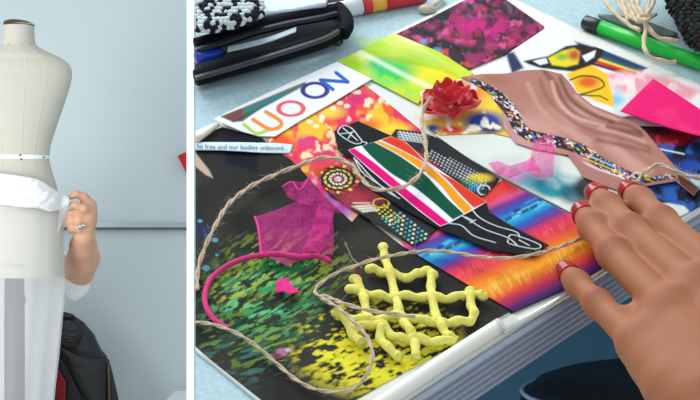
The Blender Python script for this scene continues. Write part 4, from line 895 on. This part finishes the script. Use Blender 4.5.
# dark knitted scarf
dk = thing('dark_scarf', P(700, 10), 'dark green and brown woollen knit at the far right corner', 'scarf')
kp2 = [(660, -20), (664, 0), (672, 14), (678, 30), (688, 44), (704, 54), (760, 60), (780, -20)]
sheet('backing', kp2, lambda k: k.mix((18, 24, 22), 1), .02, parent=dk, m=MATT, lift=lambda x, y: .014*np.clip(-sdp(x, y, kp2)/14, 0, 1)**.5, step=2.5, thick=.018)
kb = MB(); rr = random.Random(5)
for i in range(26):
    for j in range(20):
        x = 660+i*4.3+(j % 2)*2+rr.uniform(-1, 1); y = -16+j*3.8+rr.uniform(-.7, .7); d = -sdp(np.array([x]), np.array([y]), kp2)[0]
        if d < .3: continue
        w = .023+.014*min(1, d/14)**.5; kb.cur = rr.choice([0, 0, 0, 1, 1, 2]); s_ = 1 if i % 2 else -1
        kb.tube(cat([P(x-1.6*s_, y-2.2, w-.001), P(x, y, w+.0025), P(x+1.6*s_, y+2.4, w-.001)], 3), [.0013, .0019, .0021, .0022, .0021, .0018, .0012], 6)
kb.build('stitches', [mat('black_green_wool', (16, 24, 21), .95), mat('green_wool', (26, 48, 42), .95), mat('brown_wool', (58, 36, 34), .95)], dk)

# ================================================================== HAND on the collage
hp = thing('person', P(700, 330, .0), 'person at the right whose left hand with red nails touches the collage', 'person')
def J(x, y, w): return P(x, y, w)
fing = {
 'little': ([(564, 270, .0150), (578, 284, .0180), (598, 304, .0238), (638, 343, .0300)], [.0068, .0074, .0083, .0106]),
 'ring':   ([(581, 211, .0190), (592, 227, .0235), (613, 254, .0298), (668, 311, .0400)], [.0074, .0084, .0096, .0118]),
 'middle': ([(594, 193, .0195), (609, 207, .0245), (631, 230, .0312), (694, 289, .0420)], [.0074, .0086, .0098, .0122]),
 'index':  ([(627, 190, .0195), (641, 201, .0245), (662, 222, .0312), (722, 276, .0420)], [.0073, .0084, .0098, .0120])}
caps = []; mcp = {}
for k, (pts, r) in fing.items():
    p = [J(*q) for q in pts]; caps += smin_chain(p, r); mcp[k] = p[-1]
wrist = J(775, 425, .042); fore = J(855, 505, .085)
wa, wb_ = J(752, 442, .034), J(795, 408, .036)
caps += seg((mcp['little'], .0115), (J(672, 385, .028), .0165), (wa, .0175)); caps += seg((mcp['ring'], .0125), (wa*.5+wrist*.5, .019)); caps += seg((mcp['middle'], .013), (wrist, .0195)); caps += seg((mcp['index'], .0130), (wb_, .018))
caps += seg((J(655, 362, .028), .015), (J(712, 306, .034), .016)); caps += seg((J(676, 372, .026), .016), (J(735, 318, .034), .018)); caps += seg((J(690, 360, .024), .019), (J(745, 350, .03), .019))
caps += seg((J(646, 350, .029), .0120), (J(690, 402, .028), .0158), (wa, .019)); caps += seg((J(635, 318, .026), .0085), (J(668, 338, .028), .016)); caps += seg((J(668, 318, .037), .0135), (J(725, 390, .037), .02)); caps += seg((J(660, 330, .034), .0125), (J(705, 395, .033), .019)); caps += seg((J(705, 290, .040), .0135), (J(760, 372, .038), .02))
caps += seg((mcp['little'], .0105), (mcp['ring'], .0118), (mcp['middle'], .0122), (mcp['index'], .0122))
caps += seg((wb_, .018), (J(775, 330, .03), .015), (J(765, 285, .024), .011), (J(748, 258, .018), .009))          # thumb, out of frame
caps += seg((wa, .020), (fore+[-.02, -.0, -.005], .026), (fore+[.1, -.16, .0], .034)); caps += seg((wrist, .020), (fore, .027), (fore+[.12, -.16, .01], .036)); caps += seg((wb_, .019), (fore+[.02, 0, 0.005], .026))
v, f = blend(caps, .0013, .0085)
# knuckle folds: shallow creases and a redder skin over the finger joints
def crease(v):
    tint = np.zeros(len(v)); push = np.zeros(len(v))
    for k, (pts, r) in fing.items():
        p = [J(*q) for q in pts]
        for j, am in ((1, .8), (2, 1.), (3, .5)):
            a = p[j-1]-p[min(j+1, 3)]; a = a/np.linalg.norm(a); d = v-p[j]; al = d @ a; q = d-al[:, None]*a; rad = np.linalg.norm(q, axis=1)
            top_ = np.clip((q @ N)/(rad+1e-6)+.1, 0, 1)*(rad < r[j]*1.6); env = np.exp(-(al/.0058)**2)*top_
            tint = np.maximum(tint, env*am)
            if j < 3: push += env*am*.00022*(np.cos(al/.0030*2*math.pi+1.2*np.sin(q @ np.cross(a, N)*500)))
    return tint, push
tint, push = crease(v); v = v+push[:, None]*N
ca = lin((172, 110, 76)); cb = lin((146, 80, 56)); cols = ca*(1-.75*tint[:, None])+cb*.75*tint[:, None]
cols *= (1+.10*(noise(v[:, 0]*1000, v[:, 2]*1000, s=9)-.5))[:, None]
SKN = mat('skin_warm', (204, 142, 110), .58, attr=True, spec=.3, sss=.12, bump=(700, .12))
mesh('hand', v, f, SKN, hp, cols=cols)
NL = mat('red_polish', (168, 2, 16), .16, spec=.35)
for k, tip, wdt, ln in (('little', (563, 266.5), .0052, .0060), ('ring', (580, 207), .0062, .0072), ('middle', (593, 189), .0061, .0072), ('index', (626, 186.5), .0060, .0070)):
    pts, r = fing[k]; p0, p1 = J(*pts[0]), J(*pts[1]); ax = p0-p1; ax /= np.linalg.norm(ax)
    up = N*.32+np.array([-.10, -1., .06])*.78; up /= np.linalg.norm(up)
    fw = ax-(ax @ up)*up; fw /= np.linalg.norm(fw); sd = np.cross(fw, up)
    G = []; rr_ = r[0]+.0005
    for t in np.linspace(-1, 1, 15):
        half = (wdt/rr_)*1.08*(1-abs(t)**2.3)**.5+.015; row = []
        for q in np.linspace(-half, half, 11):
            be = t*ln/rr_*1.10-.06; d = math.cos(be)*(math.cos(q)*up+math.sin(q)*sd)+math.sin(be)*fw; c = d @ ax
            if c < 0:
                rad = d-c*ax; rad /= np.linalg.norm(rad); row.append(p0+ax*c*rr_*1.15+rad*(rr_+(r[1]-r[0])*min(1, -c*rr_*1.15/np.linalg.norm(p0-p1))))
            else: row.append(p0+d*rr_)
        G.append(row)
    b = MB(); b.grid(np.array(G)); o = b.build('fingernail', NL, hp, label='glossy red fingernail'); md = o.modifiers.new('thickness', 'SOLIDIFY'); md.thickness = .0009; md.offset = 0
